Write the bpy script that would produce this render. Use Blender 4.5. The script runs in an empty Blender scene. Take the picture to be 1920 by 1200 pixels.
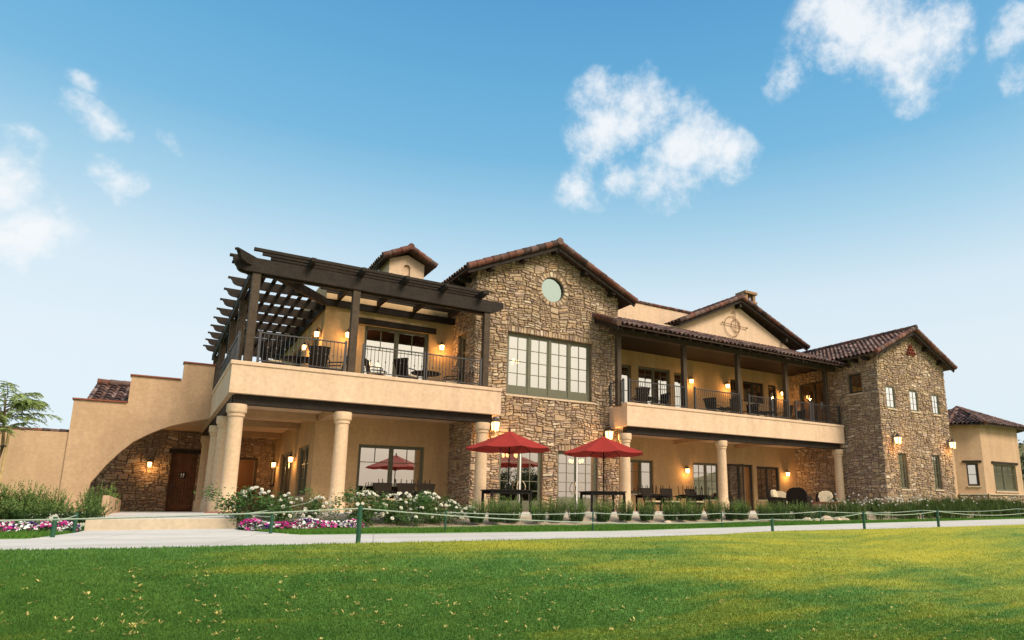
import bpy, math, random
import numpy as np
from mathutils import Vector, Matrix
from mathutils.geometry import tessellate_polygon
rnd = random.Random(7)
SC = bpy.context.scene
COL = SC.collection
# ------------------------------------------------------------------ camera
cam_d = bpy.data.cameras.new('camera')
cam = bpy.data.objects.new('camera', cam_d)
COL.objects.link(cam)
EYE = Vector((0, 0, 0.12)); YAW, PITCH, FPX = .5873, .20178, 1251.9
cam.location = EYE
cam.rotation_euler = (math.pi / 2 + PITCH, 0, -YAW)
cam_d.sensor_fit = 'HORIZONTAL'; cam_d.sensor_width = 36
cam_d.lens = FPX / 1920 * 36
cam_d.shift_x = -(1119.0 - 960) / 1920
cam_d.shift_y = (697.7 - 600) / 1920
cam_d.clip_start = .1; cam_d.clip_end = 4000
SC.camera = cam
SC.view_settings.view_transform = 'Standard'
SC.view_settings.look = 'None'
SC.view_settings.exposure = 0.42
SC.view_settings.gamma = 1
SC.cycles.use_denoising = True
SC.cycles.max_bounces = 8
SC.cycles.transparent_max_bounces = 12
SC.cycles.sample_clamp_indirect = 6
# ------------------------------------------------------------------ sky and sun
SUN_EL, SUN_AZ = math.radians(43), math.radians(158)      # azimuth clockwise from +Y
sdir = Vector((math.sin(SUN_AZ) * math.cos(SUN_EL), math.cos(SUN_AZ) * math.cos(SUN_EL), math.sin(SUN_EL)))
W = bpy.data.worlds.new('World'); SC.world = W; W.use_nodes = True
nt = W.node_tree; nt.nodes.clear()
def nn(t, **k):
    n = nt.nodes.new(t)
    for a, v in k.items(): setattr(n, a, v)
    return n
def math_n(op, a, b=None, clamp=False):
    n = nn('ShaderNodeMath', operation=op, use_clamp=clamp)
    for i, v in enumerate((a, b)):
        if v is None: continue
        if isinstance(v, (int, float)): n.inputs[i].default_value = v
        else: nt.links.new(v, n.inputs[i])
    return n.outputs[0]
def mix_n(f, a, b, mode='MIX'):
    n = nn('ShaderNodeMix', data_type='RGBA', blend_type=mode)
    for s, v in ((n.inputs[0], f), (n.inputs[6], a), (n.inputs[7], b)):
        if isinstance(v, (int, float)): s.default_value = v
        elif isinstance(v, tuple): s.default_value = (*v, 1)
        else: nt.links.new(v, s)
    return n.outputs[2]
tc = nn('ShaderNodeTexCoord').outputs['Generated']
sky = nn('ShaderNodeTexSky', sky_type='NISHITA', sun_disc=False)
sky.sun_elevation = SUN_EL; sky.sun_rotation = SUN_AZ
sep = nn('ShaderNodeSeparateXYZ'); nt.links.new(tc, sep.inputs[0])
ramp = nn('ShaderNodeValToRGB'); nt.links.new(sep.outputs[2], ramp.inputs[0])
stops = [(0, (.80, .90, .96)), (.10, (.80, .90, .96)), (.20, (.84, .93, .98)), (.30, (.74, .89, .97)), (.40, (.42, .70, .88)), (.487, (.205, .53, .80)),
         (.576, (.14, .45, .75)), (.652, (.10, .375, .69)), (1, (.05, .23, .54))]
ramp.color_ramp.elements.remove(ramp.color_ramp.elements[1])
ramp.color_ramp.elements[0].position = 0; ramp.color_ramp.elements[0].color = (*stops[0][1], 1)
for p, c in stops[1:]:
    e = ramp.color_ramp.elements.new(p); e.color = (*c, 1)
K = 10 * 2 ** -SC.view_settings.exposure
scaled = mix_n(1, ramp.outputs[0], (K, K, K), 'MULTIPLY')
base = mix_n(.86, sky.outputs[0], scaled)
# bright warm evening sky behind the photographer
dotn = nn('ShaderNodeVectorMath', operation='DOT_PRODUCT'); nt.links.new(tc, dotn.inputs[0])
dotn.inputs[1].default_value = Vector((.30, -.90, .34)).normalized()
glow = math_n('POWER', math_n('MAXIMUM', dotn.outputs['Value'], 0.0), 2.2)
base = mix_n(glow, base, (10.8, 9.9, 8.2))
low = nn('ShaderNodeMapRange', interpolation_type='SMOOTHSTEP'); nt.links.new(sep.outputs[2], low.inputs[0]); low.inputs[1].default_value = .22; low.inputs[2].default_value = .02
base = mix_n(math_n('MULTIPLY', low.outputs[0], glow), base, (5.8, 4.7, 3.8))
# clouds: soft masks in fixed sky directions, broken up by noise
CLOUDS = [(1600, 50, 125, 1), (1660, 70, 110, 1), (1710, 105, 105, 1), (1725, 175, 65, 1), (1565, 110, 60, .9), (1490, 155, 55, .8), (1885, 80, 60, .9), (1915, 40, 60, .9), (1905, 160, 50, .7),
          (1125, 235, 90, .9), (1200, 215, 85, .95), (1275, 270, 110, 1), (1360, 305, 65, .9), (1090, 345, 60, .75), (1175, 320, 60, .75), (1245, 345, 65, .8),
          (12, 345, 85, 1.1), (30, 410, 90, 1.1), (-20, 430, 95, 1.1), (35, 505, 45, .7), (172, 155, 48, .8), (175, 232, 60, .85), (215, 352, 50, .8), (310, 275, 45, .55),
          (198, 108, 25, .6), (1130, 170, 50, .7)]
Rr = Vector((math.cos(YAW), -math.sin(YAW), 0)); Fw = Vector((math.sin(YAW) * math.cos(PITCH), math.cos(YAW) * math.cos(PITCH), math.sin(PITCH))); Up = Rr.cross(Fw)
def pdir(x, y):
    return (Rr * (x - 1119.0) + Up * -(y - 697.7) + Fw * FPX).normalized()
mask = None
warp = nn('ShaderNodeTexNoise'); warp.inputs['Scale'].default_value = 9; warp.inputs['Detail'].default_value = 4; nt.links.new(tc, warp.inputs['Vector'])
wv = nn('ShaderNodeVectorMath', operation='MULTIPLY_ADD'); nt.links.new(warp.outputs['Color'], wv.inputs[0])
wv.inputs[1].default_value = (.11, .11, .11); wv.inputs[2].default_value = (-.055, -.055, -.055)
wadd = nn('ShaderNodeVectorMath', operation='ADD'); nt.links.new(tc, wadd.inputs[0]); nt.links.new(wv.outputs[0], wadd.inputs[1])
for x, y, r, a in CLOUDS:
    d = nn('ShaderNodeVectorMath', operation='DISTANCE'); nt.links.new(wadd.outputs[0], d.inputs[0]); d.inputs[1].default_value = pdir(x, y)
    q = 1 + ((x - 1119) ** 2 + (y - 697.7) ** 2) / FPX ** 2
    v = math_n('MULTIPLY', math_n('SUBTRACT', 1.0, math_n('DIVIDE', d.outputs['Value'], r * 1.12 / FPX / q ** .75)), a)
    mask = v if mask is None else math_n('MAXIMUM', mask, v)
cn = nn('ShaderNodeTexNoise'); cn.inputs['Scale'].default_value = 20; cn.inputs['Detail'].default_value = 8; cn.inputs['Roughness'].default_value = .66
nt.links.new(tc, cn.inputs['Vector'])
dens = math_n('ADD', math_n('MULTIPLY', mask, 1.45), math_n('MULTIPLY', math_n('SUBTRACT', cn.outputs['Fac'], .545), 3.1))
mr = nn('ShaderNodeMapRange', interpolation_type='SMOOTHSTEP'); nt.links.new(dens, mr.inputs[0])
mr.inputs[1].default_value = -.12; mr.inputs[2].default_value = 1.3; mr.inputs[3].default_value = 0; mr.inputs[4].default_value = .93
mg = nn('ShaderNodeMapRange', interpolation_type='SMOOTHSTEP'); nt.links.new(mask, mg.inputs[0]); mg.inputs[1].default_value = 0; mg.inputs[2].default_value = .25
cf = math_n('MULTIPLY', mr.outputs[0], mg.outputs[0])
base = mix_n(cf, base, (.93 * K, .955 * K, .98 * K))
bg = nn('ShaderNodeBackground'); bg.inputs['Strength'].default_value = .1; nt.links.new(base, bg.inputs[0])
wo = nn('ShaderNodeOutputWorld'); nt.links.new(bg.outputs[0], wo.inputs[0])
sun_d = bpy.data.lights.new('sun', 'SUN'); sun_d.energy = 3.0; sun_d.angle = math.radians(24); sun_d.color = (1, .88, .72)
sun = bpy.data.objects.new('sun', sun_d); COL.objects.link(sun); sun.rotation_euler = sdir.to_track_quat('Z', 'Y').to_euler()

# ------------------------------------------------------------------ materials
def new_mat(name):
    global nt
    m = bpy.data.materials.new(name); m.use_nodes = True
    nt = m.node_tree; nt.nodes.clear()
    return m
def surf(m, col, rough=.8, metal=0, bump=None, spec=.3, strength=.3, dist=.02):
    b = nn('ShaderNodeBsdfPrincipled')
    if isinstance(col, tuple): b.inputs['Base Color'].default_value = (*col, 1)
    else: nt.links.new(col, b.inputs['Base Color'])
    if isinstance(rough, (int, float)): b.inputs['Roughness'].default_value = rough
    else: nt.links.new(rough, b.inputs['Roughness'])
    b.inputs['Metallic'].default_value = metal; b.inputs['Specular IOR Level'].default_value = spec
    if bump is not None:
        bn = nn('ShaderNodeBump'); bn.inputs['Strength'].default_value = strength; bn.inputs['Distance'].default_value = dist
        nt.links.new(bump, bn.inputs['Height']); nt.links.new(bn.outputs[0], b.inputs['Normal'])
    o = nn('ShaderNodeOutputMaterial'); nt.links.new(b.outputs[0], o.inputs[0])
    return m
def pos():
    return nn('ShaderNodeNewGeometry').outputs['Position']
def noise(scale, detail=4, vec=None, rough=.55, stretch=None, out='Fac'):
    n = nn('ShaderNodeTexNoise'); n.inputs['Scale'].default_value = scale; n.inputs['Detail'].default_value = detail; n.inputs['Roughness'].default_value = rough
    v = vec or pos()
    if stretch:
        mp = nn('ShaderNodeMapping'); mp.inputs['Scale'].default_value = stretch; nt.links.new(v, mp.inputs[0]); v = mp.outputs[0]
    nt.links.new(v, n.inputs['Vector'])
    return n.outputs[out]
def mrange(v, a, b, c, d):
    n = nn('ShaderNodeMapRange'); nt.links.new(v, n.inputs[0])
    for i, q in enumerate((a, b, c, d)): n.inputs[i + 1].default_value = q
    return n.outputs[0]
def gray(v):
    n = nn('ShaderNodeCombineColor'); [nt.links.new(v, n.inputs[i]) for i in range(3)]
    return n.outputs[0]
def attr_col(name='tint'):
    return nn('ShaderNodeAttribute', attribute_name=name).outputs['Color']
def plain(name, col, rough=.8, var=.2, scale=5, bump=.15, bscale=60, metal=0, spec=.3, tint=False, stretch=None, dist=.01):
    m = new_mat(name)
    f = mrange(noise(scale, 5, stretch=stretch), .25, .75, 1 - var, 1 + var)
    c = mix_n(1, attr_col() if tint else col, gray(f), 'MULTIPLY')
    if tint and col: c = mix_n(1, c, col, 'MULTIPLY')
    return surf(m, c, rough, metal, noise(bscale, 4, stretch=stretch), spec, bump, dist)
# stucco: mottled in two scales
def stucco(name, c1, c2):
    m = new_mat(name)
    f = mrange(noise(.8, 6, rough=.7), .35, .65, 0, 1)
    c = mix_n(f, c1, c2)
    c = mix_n(1, c, gray(mrange(noise(9, 4), .3, .7, .90, 1.08)), 'MULTIPLY')
    streak = mrange(noise(1.6, 6, stretch=(1, 1, .14), rough=.65), .35, .7, 1.05, .86)
    c = mix_n(1, c, gray(streak), 'MULTIPLY')
    return surf(m, c, .9, 0, noise(45, 5, rough=.7), .15, .35, .012)
M = {}
M['stucco'] = stucco('stucco', (.57, .375, .235), (.50, .325, .195))
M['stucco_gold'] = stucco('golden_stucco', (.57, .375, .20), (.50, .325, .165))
M['stucco_trim'] = stucco('stucco_trim', (.70, .50, .345), (.64, .455, .305))
M['column'] = stucco('column_plaster', (.66, .475, .305), (.60, .42, .265))
m = new_mat('stone'); c = mix_n(1, attr_col(), gray(mrange(noise(7, 6, rough=.65), .25, .75, .62, 1.3)), 'MULTIPLY')
c = mix_n(mrange(noise(1.1, 3), .5, .75, 0, .4), c, (.24, .165, .11))
M['stone'] = surf(m, c, .92, 0, noise(22, 7, rough=.7), .12, .9, .035)
M['mortar'] = plain('mortar', (.15, .10, .062), .95, .3, 12, .5, 50)
m = new_mat('roof_tile'); c = mix_n(1, attr_col(), gray(mrange(noise(6, 5), .25, .75, .6, 1.35)), 'MULTIPLY')
c = mix_n(mrange(noise(3.5, 6, rough=.7), .54, .74, 0, .55), c, (.23, .17, .14))
M['tile'] = surf(m, c, .75, 0, noise(30, 4), .25, .3, .01)
M['under'] = plain('roof_underlay', (.055, .032, .022), .9, .2)
def wood(name, a, b):
    m = new_mat(name)
    g = noise(3.5, 6, stretch=(1.2, 1.2, 1.2), rough=.7); g2 = noise(14, 4, rough=.6)
    c = mix_n(mrange(g, .3, .7, 0, 1), a, b); c = mix_n(1, c, gray(mrange(g2, .3, .7, .75, 1.2)), 'MULTIPLY')
    return surf(m, c, .75, 0, g2, .25, .35, .01)
M['wood'] = wood('dark_stained_wood', (.015, .010, .007), (.032, .022, .015))
M['post'] = wood('brown_stained_wood', (.050, .033, .021), (.088, .061, .039))
M['door'] = wood('door_planks', (.10, .043, .022), (.17, .08, .042))
M['soffit'] = wood('soffit_boards', (.030, .019, .011), (.045, .028, .016))
M['frame'] = plain('window_frame_paint', (.13, .125, .082), .5, .1, 6, .05)
M['frame_dark'] = plain('bronze_window_frame', (.05, .042, .032), .45, .1, 6, .05)
M['iron'] = plain('bronze_metal', (.065, .062, .062), .45, .2, 20, .05, metal=.4)
M['sill'] = plain('cast_stone_sill', (.55, .42, .29), .85, .15, 8, .2)
M['concrete'] = None
m = new_mat('concrete'); f = noise(1.2, 6, rough=.7); c = mix_n(mrange(f, .3, .7, 0, 1), (.56, .515, .455), (.66, .62, .56))
c = mix_n(1, c, gray(mrange(noise(35, 3), .3, .7, .92, 1.06)), 'MULTIPLY')
c = mix_n(mrange(noise(.35, 3, stretch=(.6, 2.2, 1)), .48, .68, 0, .55), c, (.42, .375, .32))
jx = nn('ShaderNodeSeparateXYZ'); nt.links.new(pos(), jx.inputs[0])
jn = math_n('ABSOLUTE', math_n('SUBTRACT', math_n('FRACT', math_n('DIVIDE', math_n('ADD', jx.outputs[0], math_n('MULTIPLY', jx.outputs[1], -.28)), 2.4)), .5))
c = mix_n(mrange(jn, .493, .498, 0, .55), c, (.22, .19, .16))
M['concrete'] = surf(m, c, .85, 0, noise(80, 4), .2, .25, .006)
M['step'] = stucco('tan_concrete', (.56, .455, .33), (.50, .40, .28))
M['gravel'] = plain('decomposed_granite', (.44, .345, .235), .95, .45, 30, .8, 70, dist=.03)
M['brick'] = plain('red_brick', (.26, .085, .05), .9, .3, 14, .3)
def glass(name, refl, tintc, gl=(.96, .93, .87), wav=.03):
    m = new_mat(name)
    g = nn('ShaderNodeBsdfGlossy'); g.inputs['Color'].default_value = (*gl, 1); g.inputs['Roughness'].default_value = .012
    t = nn('ShaderNodeBsdfTransparent'); t.inputs[0].default_value = (*tintc, 1)
    b = nn('ShaderNodeBump'); b.inputs['Strength'].default_value = wav; b.inputs['Distance'].default_value = .02
    nt.links.new(noise(1.3, 2), b.inputs['Height']); nt.links.new(b.outputs[0], g.inputs['Normal'])
    mx = nn('ShaderNodeMixShader'); mx.inputs[0].default_value = refl
    nt.links.new(t.outputs[0], mx.inputs[1]); nt.links.new(g.outputs[0], mx.inputs[2])
    o = nn('ShaderNodeOutputMaterial'); nt.links.new(mx.outputs[0], o.inputs[0])
    return m
M['glass'] = glass('window_glass', .66, (.55, .5, .42))
M['glass_bright'] = glass('bright_window_glass', .92, (.5, .45, .4), (1, .98, .93), 0)
M['glass_clear'] = glass('clear_window_glass', .2, (.75, .7, .6))
M['glass_frost'] = glass('frosted_round_glass', .85, (.1, .12, .12), (.50, .60, .55))
def emit(name, col, s):
    m = new_mat(name); e = nn('ShaderNodeEmission'); e.inputs[0].default_value = (*col, 1); e.inputs[1].default_value = s
    o = nn('ShaderNodeOutputMaterial'); nt.links.new(e.outputs[0], o.inputs[0]); return m
M['lamp'] = emit('lamp_glass', (1, .50, .16), 9)
M['lamp_big'] = emit('large_lamp_glass', (1, .50, .16), 5)
M['bulb'] = emit('chandelier_bulb', (1, .55, .2), 9)
M['interior'] = plain('interior_wall', (.20, .10, .045), .8, .15, 2, .05)
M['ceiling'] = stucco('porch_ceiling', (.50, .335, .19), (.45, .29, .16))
M['curtain'] = plain('white_curtain', (.62, .56, .46), .9, .08, 4, .1)
M['red'] = plain('red_canvas', (.31, .024, .017), .85, .1, 5, .2, 150)
M['rib'] = plain('dark_red_rib', (.09, .012, .01), .7)
M['wicker'] = plain('dark_wicker', (.022, .016, .012), .8, .4, 60, .8, 90, spec=.08)
M['furn'] = plain('dark_furniture_frame', (.012, .010, .009), .6, .2, 20, .1, spec=.12)
M['cushion'] = plain('tan_cushion', (.52, .40, .24), .95, .15, 9, .3, 80)
M['cream'] = plain('cream_cushion', (.62, .50, .33), .95, .12, 9, .3, 80)
M['greenpost'] = plain('green_painted_post', (.018, .078, .040), .55, .25, 9, .1)
M['rope'] = plain('pale_green_rope', (.34, .40, .31), .9, .15, 30, .3, 200)
M['white'] = plain('white_paint', (.75, .75, .73), .6, .05)
M['plaque'] = plain('dark_plaque', (.01, .014, .025), .5, .1)
M['rust'] = plain('weathered_iron', (.30, .17, .09), .8, .2, 9)
M['terracotta'] = plain('terracotta_pipe', (.21, .05, .028), .85, .2, 9)
M['bark'] = plain('pale_bark', (.30, .20, .10), .9, .3, 12, .6, 40)
M['stake'] = plain('timber_stake', (.52, .36, .17), .9, .2, 9, .3)
def leafy(name, trans=.25, var=.35):
    m = new_mat(name)
    c = mix_n(1, attr_col(), gray(mrange(noise(2.2, 3), .3, .7, 1 - var, 1 + var)), 'MULTIPLY')
    d = nn('ShaderNodeBsdfPrincipled'); nt.links.new(c, d.inputs['Base Color']); d.inputs['Roughness'].default_value = .65; d.inputs['Specular IOR Level'].default_value = .2
    t = nn('ShaderNodeBsdfTranslucent'); nt.links.new(c, t.inputs[0])
    mx = nn('ShaderNodeMixShader'); mx.inputs[0].default_value = trans
    nt.links.new(d.outputs[0], mx.inputs[1]); nt.links.new(t.outputs[0], mx.inputs[2])
    o = nn('ShaderNodeOutputMaterial'); nt.links.new(mx.outputs[0], o.inputs[0]); return m
M['leaf'] = leafy('foliage')
M['petal'] = leafy('petals', .2, .08)
# lawn colour: green with straw coloured worn areas that follow the ground, stronger on the dry rise to the right
def lawn_mat(name, blade):
    m = new_mat(name)
    p = pos()
    s = nn('ShaderNodeSeparateXYZ'); nt.links.new(p, s.inputs[0])
    big = noise(.42, 4, stretch=(.55, 1.25, 1), rough=.6); rot = nn('ShaderNodeMapping'); rot.inputs['Rotation'].default_value = (0, 0, math.radians(28)); rot.inputs['Scale'].default_value = (.32, 2.0, 1); nt.links.new(p, rot.inputs[0]); streak = noise(1.2, 6, vec=rot.outputs[0], rough=.7)
    dryx = mrange(s.outputs[0], -.5, 9.5, -.24, .06)
    fe = mrange(s.outputs[1], 5.5, 10.6, -.12, .11)
    verge = mrange(s.outputs[1], 12.6, 13.6, 0, -.6)
    dry = math_n('ADD', math_n('ADD', math_n('MULTIPLY', big, .75), math_n('MULTIPLY', streak, .9)), math_n('ADD', math_n('ADD', dryx, verge), fe))
    dry = mrange(dry, .68, 1.08, 0, 1)
    g = mix_n(mrange(noise(2.5, 5), .3, .7, 0, 1), (.078, .182, .040), (.13, .25, .054))
    g = mix_n(mrange(s.outputs[1], 12.6, 13.6, 0, 1), g, mix_n(.5, g, (.13, .26, .05)))
    c = mix_n(dry, g, (.44, .40, .05))
    sc = mrange(noise(5.5, 5, rough=.75), .66, .74, 0, .75)
    c = mix_n(sc, c, (.42, .40, .11))
    c = mix_n(1, c, gray(mrange(noise(45, 3), .3, .7, .72, 1.25)), 'MULTIPLY')
    if blade: c = mix_n(1, c, attr_col(), 'MULTIPLY')
    b = nn('ShaderNodeBsdfPrincipled'); nt.links.new(c, b.inputs['Base Color']); b.inputs['Roughness'].default_value = .8; b.inputs['Specular IOR Level'].default_value = .1
    o = nn('ShaderNodeOutputMaterial')
    if blade:
        t = nn('ShaderNodeBsdfTranslucent'); nt.links.new(c, t.inputs[0]); mx = nn('ShaderNodeMixShader'); mx.inputs[0].default_value = .35
        nt.links.new(b.outputs[0], mx.inputs[1]); nt.links.new(t.outputs[0], mx.inputs[2]); nt.links.new(mx.outputs[0], o.inputs[0])
    else:
        bn = nn('ShaderNodeBump'); bn.inputs['Strength'].default_value = .8; bn.inputs['Distance'].default_value = .03
        nt.links.new(noise(40, 4), bn.inputs['Height']); nt.links.new(bn.outputs[0], b.inputs['Normal'])
        nt.links.new(b.outputs[0], o.inputs[0])
    return m
M['lawn'] = lawn_mat('lawn', False); M['blade'] = lawn_mat('grass_blade', True)
M['hill'] = plain('dry_hillside', (.20, .17, .075), .95, .4, .05, .3, .2)

# ------------------------------------------------------------------ mesh builder
class MB:
    def __init__(s): s.v = []; s.f = []; s.c = None; s.cur = None
    def tint(s, c):
        if s.c is None: s.c = [(1, 1, 1)] * len(s.f)
        s.cur = c
    def face(s, idx):
        s.f.append(idx)
        if s.c is not None: s.c.append(s.cur or (1, 1, 1))
    def add(s, vs, fs):
        o = len(s.v); s.v += [tuple(q) for q in vs]
        for f in fs: s.face([i + o for i in f])
    def hexa(s, p):   # 8 points: bottom loop then top loop
        s.add(p, [(3, 2, 1, 0), (4, 5, 6, 7), (0, 1, 5, 4), (1, 2, 6, 5), (2, 3, 7, 6), (3, 0, 4, 7)])
    def box(s, x0, x1, y0, y1, z0, z1):
        s.hexa([(x0, y0, z0), (x1, y0, z0), (x1, y1, z0), (x0, y1, z0), (x0, y0, z1), (x1, y0, z1), (x1, y1, z1), (x0, y1, z1)]); return s
    def bar(s, p, q, w, h, up=(0, 0, 1)):
        p, q = Vector(p), Vector(q); d = (q - p).normalized(); r = d.cross(Vector(up))
        if r.length < 1e-4: r = d.cross(Vector((1, 0, 0)))
        r.normalize(); u = r.cross(d); r *= w / 2; u *= h / 2
        s.hexa([p - r - u, p + r - u, q + r - u, q - r - u, p - r + u, p + r + u, q + r + u, q - r + u]); return s
    def tube(s, pts, r, n=6, cap=True):
        pts = [Vector(p) for p in pts]; rs = r if isinstance(r, (list, tuple)) else [r] * len(pts); o = len(s.v)
        for i, p in enumerate(pts):
            d = (pts[min(i + 1, len(pts) - 1)] - pts[max(i - 1, 0)]).normalized()
            a = d.cross(Vector((0, 0, 1))); a = a if a.length > 1e-3 else d.cross(Vector((1, 0, 0))); a.normalize(); b = a.cross(d)
            for k in range(n):
                t = 2 * math.pi * k / n; s.v.append(tuple(p + (a * math.cos(t) + b * math.sin(t)) * rs[i]))
        for i in range(len(pts) - 1):
            for k in range(n):
                s.face([o + i * n + k, o + i * n + (k + 1) % n, o + (i + 1) * n + (k + 1) % n, o + (i + 1) * n + k])
        if cap:
            s.face([o + k for k in range(n)][::-1]); s.face([o + (len(pts) - 1) * n + k for k in range(n)])
        return s
    def lathe(s, prof, c=(0, 0, 0), n=24):
        o = len(s.v)
        for r, z in prof:
            for k in range(n):
                t = 2 * math.pi * k / n; s.v.append((c[0] + r * math.cos(t), c[1] + r * math.sin(t), c[2] + z))
        for i in range(len(prof) - 1):
            for k in range(n): s.face([o + i * n + k, o + i * n + (k + 1) % n, o + (i + 1) * n + (k + 1) % n, o + (i + 1) * n + k])
        s.face([o + k for k in range(n)][::-1]); s.face([o + (len(prof) - 1) * n + k for k in range(n)])
        return s
    def prism(s, poly, fn, d0, d1):    # poly in (a,b), fn(a,b,d)->point
        n = len(poly); vs = [fn(a, b, d0) for a, b in poly] + [fn(a, b, d1) for a, b in poly]
        fs = [(i, (i + 1) % n, n + (i + 1) % n, n + i) for i in range(n)]
        tri = tessellate_polygon([[Vector((a, b, 0)) for a, b in poly]])
        fs += [tuple(t) for t in tri] + [tuple(n + i for i in t[::-1]) for t in tri]
        s.add(vs, fs); return s
    def build(s, name, mat, parent=None, smooth=False, bevel=0):
        me = bpy.data.meshes.new(name)
        off = Vector((0, 0, 0))
        q = parent
        while q is not None: off = off + q.location; q = q.parent
        vs = s.v if off.length == 0 else [(a - off.x, b - off.y, c - off.z) for a, b, c in s.v]
        me.from_pydata(vs, [], s.f)
        if s.c is not None:
            at = me.color_attributes.new('tint', 'FLOAT_COLOR', 'CORNER')
            arr = np.ones((len(me.loops), 4), np.float32)
            lens = np.array([len(f) for f in s.f]); arr[:, :3] = np.repeat(np.array(s.c, np.float32), lens, axis=0)
            at.data.foreach_set('color', arr.ravel())
        for mm in (mat if isinstance(mat, list) else [mat]): me.materials.append(M[mm] if isinstance(mm, str) else mm)
        me.validate(); me.update()
        import bmesh
        bm = bmesh.new(); bm.from_mesh(me); bmesh.ops.recalc_face_normals(bm, faces=bm.faces)
        if bevel: bmesh.ops.bevel(bm, geom=bm.edges[:] , offset=bevel, segments=1, affect='EDGES', clamp_overlap=True)
        bm.to_mesh(me); bm.free()
        if smooth:
            me.polygons.foreach_set('use_smooth', [True] * len(me.polygons))
            me.set_sharp_from_angle(angle=math.radians(40))
        o = bpy.data.objects.new(name, me); COL.objects.link(o)
        if parent is not None: o.parent = parent
        return o
def tag(o, label=None, cat=None, group=None, kind=None):
    if label: o['label'] = label
    if cat: o['category'] = cat
    if group: o['group'] = group
    if kind: o['kind'] = kind
    return o
def empty(name, loc, label=None, cat=None, group=None, rz=0):
    o = bpy.data.objects.new(name, None); COL.objects.link(o); o.location = loc; o.rotation_euler = (0, 0, rz)
    o.empty_display_size = .2
    return tag(o, label, cat, group)
def copy_tree(o, loc, rz=0, label=None, scale=1):
    def rec(a, par):
        c = a.copy(); COL.objects.link(c)
        if par is not None: c.parent = par
        for ch in [x for x in bpy.data.objects if x.parent == a]: rec(ch, c)
        return c
    r = rec(o, None); r.location = loc; r.rotation_euler = (0, 0, rz); r.scale = (scale,) * 3
    if label: r['label'] = label
    return r
def place(o, loc, rz=0, scale=1):
    o.location = loc; o.rotation_euler = (0, 0, rz); o.scale = (scale,) * 3; return o
def raw_mesh(name, V, F, C, mat, parent=None, tri=True):     # numpy arrays, one colour per face
    me = bpy.data.meshes.new(name); nv, nf = len(V), len(F); k = F.shape[1]
    me.vertices.add(nv); me.vertices.foreach_set('co', V.astype(np.float32).ravel())
    me.loops.add(nf * k); me.loops.foreach_set('vertex_index', F.astype(np.int32).ravel())
    me.polygons.add(nf); me.polygons.foreach_set('loop_start', np.arange(0, nf * k, k, dtype=np.int32))
    me.update()
    at = me.color_attributes.new('tint', 'FLOAT_COLOR', 'CORNER'); arr = np.ones((nf * k, 4), np.float32); arr[:, :3] = np.repeat(C, k, axis=0)
    at.data.foreach_set('color', arr.ravel())
    me.materials.append(M[mat]); o = bpy.data.objects.new(name, me); COL.objects.link(o)
    if parent is not None: o.parent = parent
    return o
# ------------------------------------------------------------------ wall helpers
class PL:
    def __init__(s, o, U, N): s.o, s.U, s.N = Vector(o), Vector(U).normalized(), Vector(N).normalized()
    def __call__(s, u, v, d=0): return s.o + s.U * u + Vector((0, 0, v)) + s.N * d
def front(y): return PL((0, y, 0), (1, 0, 0), (0, -1, 0))
def side(x): return PL((x, 0, 0), (0, 1, 0), (-1, 0, 0))
def rect(u0, u1, v0, v1): return [(u0, v0), (u1, v0), (u1, v1), (u0, v1)]
def circle(u, v, r, n=28): return [(u + r * math.cos(2 * math.pi * k / n), v + r * math.sin(2 * math.pi * k / n)) for k in range(n)]
def wall(mb, pl, outer, holes=(), thick=.25, reveal=None):
    loops = [outer] + list(holes)
    flat = [p for l in loops for p in l]
    tri = tessellate_polygon([[Vector((a, b, 0)) for a, b in l] for l in loops])
    n = len(flat)
    vs = [pl(a, b, 0) for a, b in flat] + [pl(a, b, -thick) for a, b in flat]
    fs = [tuple(t) for t in tri] + [tuple(n + i for i in t) for t in tri]
    k = 0
    for l in loops:
        m_ = len(l); fs += [(k + i, k + (i + 1) % m_, n + k + (i + 1) % m_, n + k + i) for i in range(m_)]; k += m_
    mb.add(vs, fs)
PAL = [((.42, .30, .19), 6), ((.46, .345, .23), 5), ((.38, .27, .17), 5), ((.32, .225, .15), 4), ((.39, .29, .215), 4), ((.31, .22, .17), 3.5), ((.53, .43, .31), 2.2), ((.43, .285, .17), 2), ((.27, .19, .145), 2)]
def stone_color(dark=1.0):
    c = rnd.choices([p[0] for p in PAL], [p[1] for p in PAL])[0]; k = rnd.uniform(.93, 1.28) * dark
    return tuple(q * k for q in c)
def clip(poly, a, b, c):   # keep a*u+b*v<=c
    out = []; n = len(poly)
    for i in range(n):
        p, q = poly[i], poly[(i + 1) % n]; dp = a * p[0] + b * p[1] - c; dq = a * q[0] + b * q[1] - c
        if dp <= 0: out.append(p)
        if (dp < 0 < dq) or (dq < 0 < dp):
            t = dp / (dp - dq); out.append((p[0] + (q[0] - p[0]) * t, p[1] + (q[1] - p[1]) * t))
    return out
def edges_ccw(poly):
    ar = sum(poly[i][0] * poly[(i + 1) % len(poly)][1] - poly[(i + 1) % len(poly)][0] * poly[i][1] for i in range(len(poly)))
    p = poly if ar > 0 else poly[::-1]; es = []
    for i in range(len(p)):
        (x0, y0), (x1, y1) = p[i], p[(i + 1) % len(p)]; l = math.hypot(x1 - x0, y1 - y0)
        if l > 1e-6: es.append(((y1 - y0) / l, -(x1 - x0) / l, ((y1 - y0) * x0 - (x1 - x0) * y0) / l))
    return es
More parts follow.
